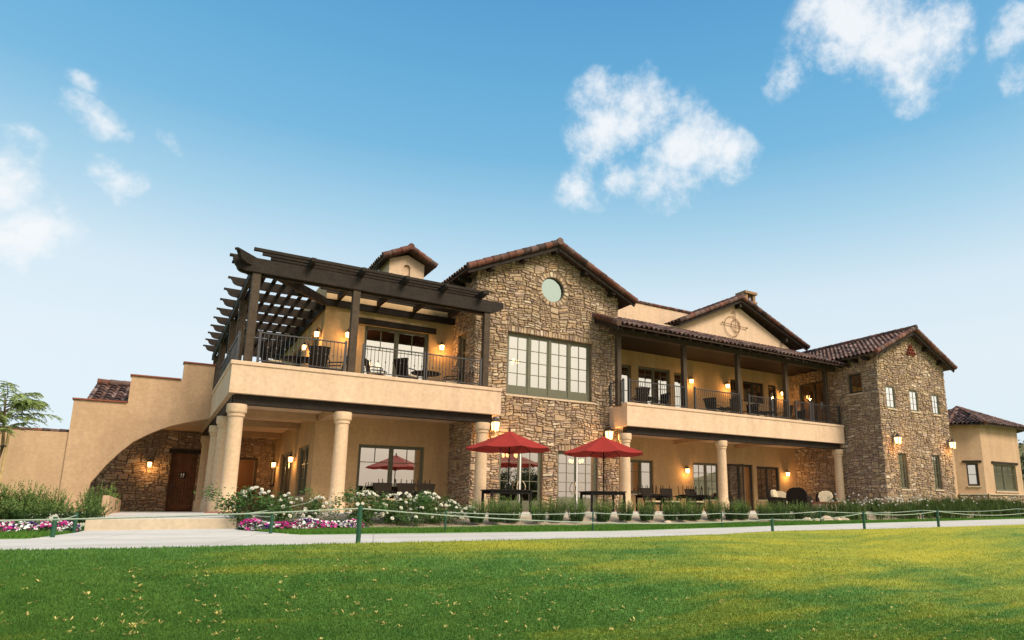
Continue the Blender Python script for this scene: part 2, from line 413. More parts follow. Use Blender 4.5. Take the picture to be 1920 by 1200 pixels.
def stones(mb, pl, outer, rects=(), circles=(), size=1.0, dark=1.0, quoin=()):
    """squared rubble: uneven courses of blocks, some split into thin ledges, each its own raised stone bedded in dark mortar"""
    es = edges_ccw(outer)
    us = [p[0] for p in outer]; vs_ = [p[1] for p in outer]; U0, U1, V0, V1 = min(us), max(us), min(vs_), max(vs_)
    cells = []
    ph = [rnd.uniform(0, 6.28) for _ in range(6)]
    holes = list(rects) + [(a, b, d, d + .27 * size) for a, b, d in quoin]
    def warp(u, v):
        return (u + .022 * math.sin(v * 5.3 + ph[0]) + .016 * math.sin(v * 13 + u * 3 + ph[1]), v + .045 * math.sin(u * 2.3 + ph[2]) + .028 * math.sin(u * 6.1 + v * 2 + ph[3]) + .016 * math.sin(u * 15 + ph[4]))
    def leaf(a, b, c, d):
        for (p, q, r, t) in holes:
            if a < q - .002 and b > p + .002 and c < t - .002 and d > r + .002:
                if a >= p - .03 and b <= q + .03 and c >= r - .03 and d <= t + .03: return
                for x in (p, q):
                    if a + .03 < x < b - .03: leaf(a, x, c, d); leaf(x, b, c, d); return
                for y in (r, t):
                    if c + .03 < y < d - .03: leaf(a, b, c, y); leaf(a, b, y, d); return
        if b - a < .035 or d - c < .03: return
        cells.append((a, b, c, d))
    def block(a, b, c, d, dep=0):
        w, h = b - a, d - c
        if h > .30 * size or (h > .15 * size and rnd.random() < (.72 if w > .26 * size else .35) and dep < 3):
            y = c + h * rnd.uniform(.34, .66); block(a, b, c, y, dep + 1); block(a, b, y, d, dep + 1)
        elif w > .62 * size or (w > .2 * size and w > h * 1.15 and rnd.random() < .42 and dep < 4):
            x = a + w * rnd.uniform(.34, .66); block(a, x, c, d, dep + 1); block(x, b, c, d, dep + 1)
        else: leaf(a, b, c, d)
    # two-level courses: wide bands whose blocks are staggered
    v = V0 - .2
    while v < V1 + .2:
        H = rnd.uniform(.26, .52) * size; u = U0 - rnd.uniform(0, .6)
        while u < U1:
            w = rnd.uniform(.28, .85) * size; dv0, dv1 = 0, 0
            block(u, u + w, v, v + H); u += w
        v += H
    polys = []
    for a, b, c, d in cells:
        w, h = b - a, d - c; jx, jy = min(.05, w * .16), min(.04, h * .2)
        q = lambda: rnd.uniform(0, 1) ** 1.6
        pts = [(a + jx * q(), c + jy * q()), (b - jx * q(), c + jy * q()), (b - jx * q(), d - jy * q()), (a + jx * q(), d - jy * q())]
        pts = [warp(*p) for p in pts]; polys.append(pts)
    for a, b, d in quoin:
        n_ = max(2, int((b - a) / (.15 * size))); cut = sorted(a + (b - a) * (k + rnd.uniform(-.25, .25)) / n_ for k in range(1, n_)); cut = [a] + cut + [b]
        for x0, x1 in zip(cut[:-1], cut[1:]): t = rnd.uniform(.2, .28) * size; polys.append([(x0 + .004, d + .004), (x1 - .004, d + .004), (x1 - rnd.uniform(.004, .02), d + t), (x0 + rnd.uniform(.004, .02), d + t)])
    for (cu, cv, r) in circles:
        k = 24
        for i in range(k):
            t0, t1 = 2 * math.pi * (i + .04) / k, 2 * math.pi * (i + .96) / k; r1 = r + rnd.uniform(.19, .27)
            polys.append([(cu + r * 1.01 * math.cos(t0), cv + r * 1.01 * math.sin(t0)), (cu + r1 * math.cos(t0 + .015), cv + r1 * math.sin(t0 + .015)), (cu + r1 * math.cos(t1 - .015), cv + r1 * math.sin(t1 - .015)), (cu + r * 1.01 * math.cos(t1), cv + r * 1.01 * math.sin(t1))])
    nring = len(circles) * 24; nq = len(polys) - len(cells) - nring
    for idx, poly in enumerate(polys):
        special = idx >= len(cells)
        cu = sum(p[0] for p in poly) / len(poly); cv = sum(p[1] for p in poly) / len(poly)
        for a, b, c in es: poly = clip(poly, a, b, c - .001) if len(poly) >= 3 else poly
        if len(poly) < 3: continue
        cu = sum(p[0] for p in poly) / len(poly); cv = sum(p[1] for p in poly) / len(poly)
        if not special:
            bad = False
            for (a, b, c, d) in holes:
                x, y = min(max(cu, a), b), min(max(cv, c), d); l = math.hypot(x - cu, y - cv)
                if l < 1e-6: bad = True; break
                if l < .9: poly = clip(poly, (x - cu) / l, (y - cv) / l, ((x - cu) * x + (y - cv) * y) / l)
                if len(poly) < 3: bad = True; break
            for (xu, xv, r) in circles:
                l = math.hypot(cu - xu, cv - xv); r_ = r + .27
                if bad or l < r_ + .02: bad = True; break
                if l < r_ + .8: n0, n1 = (xu - cu) / l, (xv - cv) / l; x, y = xu - n0 * r_, xv - n1 * r_; poly = clip(poly, n0, n1, n0 * x + n1 * y)
                if len(poly) < 3: bad = True
            if bad: continue
        ar = abs(sum(poly[k][0] * poly[(k + 1) % len(poly)][1] - poly[(k + 1) % len(poly)][0] * poly[k][1] for k in range(len(poly)))) / 2
        if ar < .0022: continue
        cu = sum(p[0] for p in poly) / len(poly); cv = sum(p[1] for p in poly) / len(poly)
        ch = []; n_ = len(poly)
        for k in range(n_):
            p, q = poly[k], poly[(k + 1) % n_]; L = math.hypot(q[0] - p[0], q[1] - p[1])
            if L < .03: ch.append(((p[0] + q[0]) / 2, (p[1] + q[1]) / 2)); continue
            t0, t1 = rnd.uniform(.005, .05) / L, rnd.uniform(.005, .05) / L; t0, t1 = min(t0, .3), min(t1, .3)
            ch.append((p[0] + (q[0] - p[0]) * t0, p[1] + (q[1] - p[1]) * t0))
            if L > .2 and rnd.random() < .6:
                tm = rnd.uniform(.4, .6); off = rnd.uniform(0, .012); nx_, ny_ = -(q[1] - p[1]) / L, (q[0] - p[0]) / L
                mx_, my_ = p[0] + (q[0] - p[0]) * tm, p[1] + (q[1] - p[1]) * tm; sg = 1 if (cu - mx_) * nx_ + (cv - my_) * ny_ > 0 else -1
                ch.append((mx_ + nx_ * off * sg * .0, my_ + ny_ * off * sg * .0))
            ch.append((p[0] + (q[0] - p[0]) * (1 - t1), p[1] + (q[1] - p[1]) * (1 - t1)))
        if len(ch) < 3: continue
        def inset(d):
            o = []
            for p in ch:
                l = math.hypot(p[0] - cu, p[1] - cv) or 1e-6; k = max(.3, 1 - d / l); o.append((cu + (p[0] - cu) * k, cv + (p[1] - cv) * k))
            return o
        dep = rnd.uniform(.022, .068); tx, ty = rnd.uniform(-.08, .08), rnd.uniform(-.10, .06)
        r0, r1, r2 = inset(.006), inset(.010), inset(.022); n_ = len(ch)
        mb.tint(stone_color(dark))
        vsn = [pl(a, b, .002) for a, b in r0] + [pl(a, b, dep * .7) for a, b in r1] + [pl(a, b, dep + (a - cu) * tx + (b - cv) * ty) for a, b in r2]
        fs = [(k, (k + 1) % n_, n_ + (k + 1) % n_, n_ + k) for k in range(n_)] + [(n_ + k, n_ + (k + 1) % n_, 2 * n_ + (k + 1) % n_, 2 * n_ + k) for k in range(n_)] + [tuple(2 * n_ + k for k in range(n_))]
        mb.add(vsn, fs)
MORT = (.225, .155, .10)
def stone_wall(parent, pl, outer, rects=(), circles=(), thick=.25, size=1, label=None, name='stone_wall', quoin=(), dark=1.0, ext=0, back=0):
    mb = MB(); mb.tint(MORT)
    wall(mb, pl, outer, [rect(*r) for r in rects] + [circle(*c) for c in circles], thick)
    o2 = outer
    if ext: mn = min(p[0] for p in outer); o2 = [(p[0] - ext if abs(p[0] - mn) < .01 else p[0], p[1]) for p in outer]
    if back: mn = min(p[0] for p in outer); o2 = [(p[0] - back if abs(p[0] - mn) < .01 else p[0], p[1]) for p in outer]
    stones(mb, pl, o2, rects, circles, size, dark, quoin)
    return tag(mb.build(name, 'stone', parent), label)
def window(parent, pl, u0, u1, v0, v1, panels=1, cols=2, rows=3, style='grid', fw=.07, rec=.13, frame='frame', gl='glass', sill=True, header=False, base=0, name='window', label=None, gap=.03, st=.055):
    mb = MB()
    def bx(a, b, c, d, e, f):   # u, v, depth ranges
        mb.hexa([pl(a, c, e), pl(b, c, e), pl(b, c, f), pl(a, c, f), pl(a, d, e), pl(b, d, e), pl(b, d, f), pl(a, d, f)])
    f0, f1 = -rec - .06, -rec + .03
    bx(u0, u0 + fw, v0, v1, f0, f1); bx(u1 - fw, u1, v0, v1, f0, f1); bx(u0 + fw, u1 - fw, v1 - fw, v1, f0, f1)
    if v0 > .3 or base == 0: bx(u0 + fw, u1 - fw, v0, v0 + fw, f0, f1)
    pw = (u1 - u0 - 2 * fw) / panels; g0, g1 = f0 + .012, f1 - .022
    panes = []
    for i in range(panels):
        a, b = u0 + fw + i * pw, u0 + fw + (i + 1) * pw
        if i: bx(a - fw * .55, a + fw * .55, v0 + fw * (base == 0), v1 - fw, f0 + .004, f1 + .006)
        a2 = a + (st if i == 0 else fw * .55 + .05); b2 = b - (st if i == panels - 1 else fw * .55 + .05)
        a1 = a if i == 0 else a + fw * .55; b1 = b if i == panels - 1 else b - fw * .55
        c, d = v0 + fw + base, v1 - fw
        bx(a1, a2, v0 + fw * (base == 0), d, g0, g1); bx(b2, b1, v0 + fw * (base == 0), d, g0, g1); bx(a2, b2, d - .055, d, g0, g1); bx(a2, b2, v0 + (fw if base == 0 else 0), c + .05, g0, g1)
        c += .05; d -= .055; h0, h1 = g0 + .012, g1 - .01; bw = gap
        if style == 'grid':
            for k in range(1, cols):
                x = a2 + (b2 - a2) * k / cols; bx(x - bw / 2, x + bw / 2, c, d, h0, h1)
            for k in range(1, rows):
                y = c + (d - c) * k / rows; bx(a2, b2, y - bw / 2, y + bw / 2, h0 + .002, h1 - .002)
        elif style == 'top':
            y = c + (d - c) * .68; bx(a2, b2, y - bw / 2, y + bw / 2, h0 + .002, h1 - .002)
            for k in range(1, cols): x = a2 + (b2 - a2) * k / cols; bx(x - bw / 2, x + bw / 2, y + bw / 2, d, h0, h1)
        panes.append((a2, b2, c, d))
    w = tag(mb.build(name, frame, parent), label)
    g = MB()
    for a, b, c, d in panes:
        q = g0 + .03; g.add([pl(a, c, q), pl(b, c, q), pl(b, d, q), pl(a, d, q)], [(0, 1, 2, 3)])
    g.build('pane', gl, w)
    if sill and v0 > .3:
        s = MB(); a, b = u0 - .07, u1 + .07
        s.hexa([pl(a, v0 - .09, -rec - .1), pl(b, v0 - .09, -rec - .1), pl(b, v0 - .09, .085), pl(a, v0 - .09, .085), pl(a, v0 - .002, -rec - .1), pl(b, v0 - .002, -rec - .1), pl(b, v0 - .012, .085), pl(a, v0 - .012, .085)])
        s.build('sill', 'sill', w)
    if header:
        s = MB(); a, b = u0 - .27, u1 + .27
        s.hexa([pl(a, v1 + .01, -.02), pl(b, v1 + .01, -.02), pl(b, v1 + .01, .09), pl(a, v1 + .01, .09), pl(a, v1 + .25, -.02), pl(b, v1 + .25, -.02), pl(b, v1 + .25, .09), pl(a, v1 + .25, .09)])
        s.build('lintel', 'wood', w)
    return w
# ------------------------------------------------------------------ roof helpers
TPAL = [((.150, .058, .038), 4), ((.10, .044, .031), 4), ((.13, .078, .064), 3), ((.055, .032, .026), 3), ((.19, .09, .06), 2)]
FPAL = [((.17, .088, .066), 4), ((.115, .066, .054), 4), ((.21, .135, .115), 3.5), ((.06, .038, .033), 3), ((.25, .165, .14), 2)]
TFIELD = [False]
def tile_color():
    P_ = FPAL if TFIELD[0] else TPAL; c = rnd.choices([p[0] for p in P_], [p[1] for p in P_])[0]; k = rnd.uniform(.8, 1.2); return tuple(q * k for q in c)
def tile_field(mb, O, U, S, Wd, L, pitch=.27, course=.40, inside=None):
    O, U, S = Vector(O), Vector(U).normalized(), Vector(S).normalized(); N = U.cross(S)
    if N.z < 0: N = -N
    nc = int(Wd / pitch); pitch = Wd / nc; nr = max(1, int(L / course + .5)); course = L / nr
    K_ = 6; TFIELD[0] = True
    for j in range(nr):
        for i in range(nc):
            if inside and not inside((i + .5) * pitch, (j + .5) * course): continue
            b = O + U * ((i + .5) * pitch + rnd.uniform(-.008, .008)) + S * (j * course + rnd.uniform(-.012, .012) - .03)
            t = b + S * (course * 1.13); ro, r1 = .122, .10; l0, l1 = .045 + rnd.uniform(0, .012), .008
            mb.tint(tile_color())
            vs = []
            for (c, r, l) in ((b, ro, l0), (t, r1, l1), (b, ro - .022, l0)):
                for k in range(K_ + 1):
                    a = math.pi * k / K_; vs.append(c + U * (math.cos(a) * r) + N * (math.sin(a) * r * .95 + l))
            fs = [(k, k + 1, K_ + 2 + k, K_ + 1 + k) for k in range(K_)] + [(2 * K_ + 2 + k, 2 * K_ + 3 + k, k + 1, k) for k in range(K_)]
            mb.add(vs, fs)
            # pan tile between the barrels
            mb.tint(tile_color()); p0 = O + U * (i * pitch) + S * (j * course - .015)
            vs = []
            for (sft, r) in ((Vector((0, 0, 0)), 1), (S * (course * 1.05), .85)):
                for k in range(4):
                    a = math.pi * k / 3; vs.append(p0 + sft + U * (math.cos(a) * .1 * r) + N * (.062 - math.sin(a) * .045 + (.012 if r == 1 else 0)))
            mb.add(vs, [(k, k + 1, 5 + k, 4 + k) for k in range(3)])
    TFIELD[0] = False
def slab(mb, O, U, S, Wd, L, th=.06, col=(.07, .042, .03), poly=None):
    O, U, S = Vector(O), Vector(U).normalized(), Vector(S).normalized(); N = U.cross(S)
    if N.z < 0: N = -N
    mb.tint(col)
    pts = poly or [(0, 0), (Wd, 0), (Wd, L), (0, L)]
    n = len(pts); vs = [O + U * a + S * b for a, b in pts] + [O + U * a + S * b - N * th for a, b in pts]
    mb.add(vs, [tuple(range(n)), tuple(range(n, 2 * n))[::-1]] + [(i, (i + 1) % n, n + (i + 1) % n, n + i) for i in range(n)])
def barrel_row(mb, P, Q, r=.135, seg=.40, n=10):
    P, Q = Vector(P), Vector(Q); d = Q - P; k = max(1, int(d.length / seg + .5)); d_ = d.normalized()
    for i in range(k):
        a = P + d * (i / k) - d_ * .03; b = P + d * ((i + 1) / k)
        mb.tint(tile_color()); q = rnd.uniform(-.006, .006)
        mb.tube([a + Vector((0, 0, q)), b + Vector((0, 0, q))], [r * 1.06, r * .9], n)
def gable_roof(parent, x0, x1, xr, ze, zr, y0, y1, name='tile_roof', label=None, right_tiles=True):
    """ridge along Y at xr; eaves at x0 and x1 (height ze); front verge at y0"""
    mb = MB()
    for (xe, sg) in ((x0, 1), (x1, -1)):
        S = Vector((xr - xe, 0, zr - ze)); L = S.length
        slab(mb, (xe, y0, ze), (0, 1, 0), S, y1 - y0, L)
        if sg == 1 or right_tiles: tile_field(mb, (xe, y0 + .1, ze), (0, 1, 0), S, y1 - y0 - .1, L)
    o = tag(mb.build(name, 'tile', parent, smooth=True), label)
    r = MB()
    barrel_row(r, (x0, y0 - .02, ze + .05), (xr, y0 - .02, zr + .09)); barrel_row(r, (x1, y0 - .02, ze + .05), (xr, y0 - .02, zr + .09))
    r.build('rake_tiles', 'tile', o, smooth=True)
    r = MB(); barrel_row(r, (xr, y0 - .12, zr + .12), (xr, y1, zr + .12), r=.15); r.build('ridge_tiles', 'tile', o, smooth=True)
    f = MB()
    for xe in (x0, x1):
        a = Vector((xe, y0 + .06, ze - .14)); b = Vector((xr, y0 + .06, zr - .14)); f.bar(a, b, .06, .20)
    f.build('barge_board', 'wood', o)
    return o
# ================================================================== CLUBHOUSE
CH = empty('clubhouse', (14, 24.5, 0), 'two-storey clubhouse of tan stucco and fieldstone with clay tile roofs and long balconies', 'building')
# ---- left wing ------------------------------------------------------------
YI, XI = 26.9, 5.1
F26, S5 = front(YI), side(XI)
mb = MB()
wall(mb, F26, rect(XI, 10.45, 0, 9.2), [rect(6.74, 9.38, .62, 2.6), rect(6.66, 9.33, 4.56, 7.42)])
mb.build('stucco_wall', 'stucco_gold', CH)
mb = MB()
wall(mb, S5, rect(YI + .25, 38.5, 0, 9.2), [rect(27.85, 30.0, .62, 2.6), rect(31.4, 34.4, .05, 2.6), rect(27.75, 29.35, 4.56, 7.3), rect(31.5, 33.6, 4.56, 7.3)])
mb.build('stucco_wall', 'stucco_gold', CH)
window(CH, F26, 6.74, 9.38, .62, 2.6, 2, 2, 2, 'top', label='wide lower window with white curtains inside')
window(CH, F26, 6.66, 9.33, 4.56, 7.42, 2, 2, 2, 'top', header=True, sill=False, name='sliding_door')
window(CH, S5, 27.85, 30.0, .62, 2.6, 2, 2, 3)
window(CH, S5, 31.4, 34.4, .05, 2.6, 3, 1, 1, sill=False, name='glass_door')
window(CH, S5, 27.75, 29.35, 4.56, 7.3, 2, 2, 2, 'top', sill=False, name='sliding_door')
window(CH, S5, 31.5, 33.6, 4.56, 7.3, 2, 2, 2, 'top', sill=False, name='sliding_door')
def room(parent, x0, x1, y0, y1, z0, z1, skip=''):
    mb = MB(); v = [(x0, y0, z0), (x1, y0, z0), (x1, y1, z0), (x0, y1, z0), (x0, y0, z1), (x1, y0, z1), (x1, y1, z1), (x0, y1, z1)]
    fs = [(0, 1, 2, 3), (4, 7, 6, 5), (2, 6, 7, 3)]
    if 'R' not in skip: fs.append((1, 5, 6, 2))
    if 'L' not in skip: fs.append((0, 3, 7, 4))
    if 'F' not in skip: fs.append((0, 4, 5, 1))
    mb.add(v, fs); mb.build('interior', 'interior', parent)
def room_light(x, y, z, e):
    l = bpy.data.lights.new('room_light', 'POINT'); l.energy = e; l.color = (1, .6, .28); l.shadow_soft_size = .25
    o = bpy.data.objects.new('room_light', l); COL.objects.link(o); o.location = (x, y, z)
room(CH, 5.36, 10.4, 27.16, 37, -.02, 3.4, 'FL'); room(CH, 5.36, 10.4, 27.16, 37, 4.5, 8.2, 'FL')
room_light(7.5, 32, 2.6, 30); room_light(7.5, 31, 7.2, 30)
# balconies: slab, rim and cap of the two terraces
mb = MB()
mb.box(1.80, 11.0, 23.17, 24.53, 3.645, 4.55); mb.box(1.80, 10.44, 24.53, YI - .002, 3.645, 4.55); mb.box(1.80, XI - .003, YI - .002, 38, 3.645, 4.55)
mb.box(1.80, 11.0, 23.17, 23.5, 4.55, 4.57); mb.box(1.80, 2.15, 23.5, 30.6, 4.55, 4.57)
bal = mb.build('balcony', 'stucco_trim', CH)
mb = MB(); mb.box(1.76, 11.03, 23.13, 23.55, 4.54, 4.665); mb.box(1.76, 2.2, 23.55, 30.68, 4.54, 4.665); mb.build('cap', 'stucco_trim', bal, bevel=.012)
mb = MB(); mb.box(17.0, 31.9, 23.17, 24.53, 3.645, 4.55); mb.box(17.52, 32.19, 24.53, YI - .002, 3.645, 4.55)
bal = mb.build('balcony', 'stucco_trim', CH)
mb = MB(); mb.box(16.97, 31.93, 23.13, 23.55, 4.54, 4.665); mb.build('cap', 'stucco_trim', bal, bevel=.012)
# beams and porch ceiling ribs under the balconies
for p, q in (((1.98, 23.55), (10.75, 23.55)), ((17.15, 23.55), (31.75, 23.55))):
    MB().bar((p[0], p[1], 3.49), (q[0], q[1], 3.49), .30, .305).build('porch_beam', 'wood', CH)
MB().bar((2.1, 23.72, 3.49), (2.1, 36.3, 3.49), .30, .305).build('porch_beam', 'wood', CH)
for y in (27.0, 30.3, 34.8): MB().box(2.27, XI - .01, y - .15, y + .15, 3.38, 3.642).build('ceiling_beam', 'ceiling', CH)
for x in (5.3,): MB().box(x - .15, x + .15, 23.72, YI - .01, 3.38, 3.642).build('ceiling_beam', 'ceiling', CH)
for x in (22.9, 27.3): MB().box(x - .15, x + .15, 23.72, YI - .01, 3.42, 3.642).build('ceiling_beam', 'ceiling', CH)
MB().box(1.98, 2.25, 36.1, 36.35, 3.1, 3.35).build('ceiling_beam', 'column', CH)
PROF = [(.285, 0), (.285, .40), (.27, .43), (.262, .46), (.232, .50), (.228, .9), (.222, 1.8), (.212, 2.93), (.245, 2.95), (.25, 3.0), (.24, 3.03), (.285, 3.07), (.292, 3.1), (.292, 3.31), (.285, 3.33)]
for x, y in ((2.1, 23.55), (2.1, 27.0), (2.1, 30.3), (2.1, 34.9), (5.3, 23.55), (10.42, 23.55), (17.15, 23.55), (22.9, 23.55), (31.72, 23.55)):
    MB().lathe(PROF, (x, y, 0), 28).build('column', 'column', CH, smooth=True)
# ---- centre block ---------------------------------------------------------
FC = front(24.55); XC0, XC1 = 10.45, 17.52
cw = (11.87, 16.05, 4.75, 7.40); dl = (11.66, 13.62, .02, 2.52); dr = (14.36, 16.38, .02, 2.52)
stone_wall(CH, FC, [(XC0, 0), (XC1, 0), (XC1, 9.80), (13.98, 11.42), (XC0, 9.80)], [cw, dl, dr], [(14.0, 9.6, .56)], ext=.055, quoin=[(cw[0], cw[1], cw[3]), (dl[0], dl[1], dl[3]), (dr[0], dr[1], dr[3])], size=.98, label='tall gabled fieldstone wall with a round window')
S10 = side(XC0)
stone_wall(CH, S10, rect(24.8, 33, 0, 9.86), [(25.45, 26.3, 4.56, 7.35)], quoin=[(25.45, 26.3, 7.35)], back=.25)
window(CH, S10, 25.45, 26.3, 4.56, 7.35, 1, 2, 4, sill=False, name='glass_door')
MB().box(XC1 - .25, XC1, 24.81, 33, 0, 9.8).build('stucco_wall', 'stucco', CH)
window(CH, FC, *cw, 4, 2, 4, base=.26, fw=.10, rec=.16, label='wide window of four tall green-grey casements')
for d_ in (dl, dr):
    w = window(CH, FC, *d_, 2, 2, 5, base=.3, sill=False, name='french_door', rec=.14, gl='glass' if d_ is dr else 'glass')
    h = MB(); xm = (d_[0] + d_[1]) / 2
    for s in (-1, 1):
        pts = [(xm + s * (.10 + .09 * math.sin(math.pi * k / 8)), 24.55 + .02 - .06 * math.sin(math.pi * k / 8) ** .5 if 0 < k < 8 else 24.6, .72 + .5 * k / 8) for k in range(9)]
        h.tube(pts, .018, 6)
    h.build('handle', 'sill', w, smooth=True)
    MB().box(xm - .025, xm + .025, 24.55 + .075, 24.55 + .098, .1, 2.4).build('astragal', 'white', w)
mb = MB(); n_ = 28
ring = [(14.0 + .565 * math.cos(2 * math.pi * k / n_), 24.63, 9.6 + .565 * math.sin(2 * math.pi * k / n_)) for k in range(n_ + 1)]; mb.tube(ring, .03, 6)
rw = mb.build('round_window', 'frame_dark', CH, smooth=True)
mb = MB(); mb.add([(14.0 + .56 * math.cos(2 * math.pi * k / n_), 24.655, 9.6 + .56 * math.sin(2 * math.pi * k / n_)) for k in range(n_)], [tuple(range(n_))]); mb.build('pane', 'glass_frost', rw)
room(CH, 10.72, 17.25, 24.81, 32, -.02, 3.6, 'F'); room(CH, 10.72, 17.25, 24.81, 32, 4.5, 9.2, 'FL')
room_light(14, 28.5, 2.8, 30); room_light(14, 29.5, 6.6, 18)
gable_roof(CH, 9.78, 18.15, 13.96, 9.62, 11.53, 23.98, 33.6, label='main clay tile gable roof over the stone front')
for x in (10.9, 12.4, 13.96, 15.5, 17.0):
    z = 9.62 + (min(x - 9.78, 18.15 - x)) * .457 - .22; MB().box(x - .09, x + .09, 24.06, 24.72, z - .13, z + .07).build('outlooker', 'wood', CH)
for k in range(12): MB().box(9.86, 10.42, 25.1 + k * .7, 25.22 + k * .7, 9.42, 9.60).build('rafter_tail', 'wood', CH)
# ---- right wing -----------------------------------------------------------
XT = 32.2
def rr(u0, u1, v0, v1): return (u0, u1, v0, v1)
up = [(19.0, 20.02, 4.56, 7.33), (20.47, 22.6, 4.56, 7.38), (22.88, 23.56, 4.56, 7.33), (27.05, 27.74, 4.56, 7.38), (28.05, 29.78, 6.15, 7.38), (30.15, 30.85, 4.56, 7.38)]
lo = [(19.85, 21.36, .85, 2.52), (24.05, 26.0, .62, 2.54), (26.5, 28.55, .03, 2.56), (28.85, 30.72, .62, 2.5)]
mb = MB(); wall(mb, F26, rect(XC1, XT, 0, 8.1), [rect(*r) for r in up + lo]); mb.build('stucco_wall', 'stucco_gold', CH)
mb = MB(); wall(mb, F26, [(XC1, 8.1), (XT, 8.1), (XT, 9.86), (27.62, 11.93), (23.0, 9.86), (XC1, 9.86)]); mb.build('gable_wall', 'stucco_trim', CH)
for i, r in enumerate(up):
    if i == 1: window(CH, F26, *r, 2, 2, 5, sill=False, base=.2, name='french_door')
    elif i == 4: window(CH, F26, *r, 2, 2, 2, sill=True, frame='frame_dark')
    else: window(CH, F26, *r, 1, 2 if i > 2 else 1, 4 if i > 2 else 2, sill=False, base=.15, name='glass_door', frame='frame' if i < 3 else 'frame_dark')
window(CH, F26, *lo[0], 2, 1, 2, 'top'); window(CH, F26, *lo[1], 2, 2, 4); window(CH, F26, *lo[3], 2, 2, 3, frame='frame_dark')
w = window(CH, F26, *lo[2], 2, 1, 1, sill=False, frame='frame_dark', name='french_door')
# one leaf of the french door stands open
mb = MB(); pl = PL((26.58, 26.88, 0), (.30, -.95, 0), (-.95, -.30, 0))
for a, b, c, d in ((0, .09, .05, 2.5), (.85, .94, .05, 2.5), (.09, .85, 2.40, 2.5), (.09, .85, .05, .25)):
    mb.hexa([pl(a, c, 0), pl(b, c, 0), pl(b, c, .045), pl(a, c, .045), pl(a, d, 0), pl(b, d, 0), pl(b, d, .045), pl(a, d, .045)])
lf = mb.build('door_leaf', 'frame_dark', w)
room(CH, 17.55, 32.1, 27.16, 33, -.02, 3.5, 'F'); room(CH, 17.55, 32.1, 27.16, 33, 4.5, 8.4, 'F')
room_light(21, 30, 2.7, 35); room_light(29, 30.5, 2.7, 40); room_light(21, 30, 7.4, 25); room_light(29, 31, 7.2, 25)
# loggia: posts, beam, ceiling, roof
for x in (16.94, 20.8, 24.4, 27.95, 31.3): MB().box(x - .11, x + .11, 23.62, 23.84, 4.56, 7.82).build('loggia_post', 'post', CH, bevel=.01)
MB().box(16.55, 32.15, 23.58, 23.86, 7.82, 8.06).build('loggia_beam', 'post', CH)
MB().box(17.53, 32.15, 23.87, YI - .002, 8.09, 8.13).build('loggia_ceiling', 'soffit', CH)
O_, S_ = (16.2, 22.65, 7.93), Vector((0, YI - 22.65, 1.72)); L_ = S_.length
mb = MB(); slab(mb, O_, (1, 0, 0), S_, 16.0, L_, .06)
tile_field(mb, O_, (1, 0, 0), S_, 16.0, L_)
rf = tag(mb.build('tile_roof', 'tile', CH, smooth=True), 'long clay tile roof over the right balcony')
mb = MB(); barrel_row(mb, (16.2, 22.62, 8.0), (16.2, YI - 2.2, 8.87)); mb.build('rake_tiles', 'tile', rf, smooth=True)
for k in range(24):
    x = 16.45 + k * .66; MB().bar((x, 22.75, 7.84), (x, 23.57, 8.17), .10, .13).build('rafter_tail', 'wood', CH)
MB().bar((16.24, 22.70, 7.80), (16.24, 24.5, 8.53), .06, .2).build('barge_board', 'wood', CH)
# pediment roof behind the loggia
mb = MB()
for xe, sg in ((22.9, 1), (33.3, -1)):
    xr_ = 27.75; S = Vector((xr_ - xe, 0, 2.19 if sg == 1 else 2.19)); slab(mb, (xe, 26.4, 10.0 if sg == 1 else 9.98), (0, 1, 0), S, 8, S.length)
    tile_field(mb, (xe, 26.5, 10.0), (0, 1, 0), S, 7.9, S.length)
rf = tag(mb.build('tile_roof', 'tile', CH, smooth=True), 'clay tile gable roof with the chimney')
mb = MB(); barrel_row(mb, (22.9, 26.38, 10.04), (27.75, 26.38, 12.26)); barrel_row(mb, (33.4, 26.38, 10.0), (27.75, 26.38, 12.26)); mb.build('rake_tiles', 'tile', rf, smooth=True)
mb = MB(); barrel_row(mb, (27.75, 26.3, 12.3), (27.75, 34.4, 12.3), r=.15); mb.build('ridge_tiles', 'tile', rf, smooth=True)
mb = MB()
for xe in (22.9, 33.4): mb.bar((xe, 26.46, 9.84), (27.75, 26.46, 12.04), .07, .2)
mb.build('barge_board', 'wood', rf)
for x, z in ((27.75, 11.85), (31.6, 10.3)): MB().box(x - .09, x + .09, 26.5, 26.95, z - .2, z).build('outlooker', 'wood', CH)
mb = MB(); wall(mb, front(28.3), rect(XC1, 27.2, 8.5, 11.32)); pw_ = mb.build('parapet', 'stucco_trim', CH)
mb = MB(); barrel_row(mb, (XC1, 28.3, 11.37), (27.2, 28.3, 11.37), r=.09, seg=.3, n=8); mb.build('coping', 'tile', pw_, smooth=True)
# chimney on the pediment ridge
mb = MB(); mb.box(30.42, 31.3, 28.6, 29.3, 10.2, 12.98); ch = mb.build('chimney', 'stucco_trim', CH)
mb = MB(); mb.box(30.34, 31.38, 28.52, 29.38, 12.98, 13.10)
for x, y in ((30.42, 28.6), (31.10, 28.6), (30.42, 29.1), (31.10, 29.1)): mb.box(x, x + .2, y, y + .2, 13.10, 13.58)
mb.box(30.32, 31.40, 28.5, 29.4, 13.58, 13.74); mb.build('chimney_cap', 'rust', ch)
mb = MB()
for k in range(7):
    x = 30.66 + k * .068; mb.tube([(x, 28.7, 13.1), (x + .05 * (-1) ** k, 28.7, 13.34), (x, 28.7, 13.58)], .014, 5)
mb.build('spark_screen', 'iron', ch)
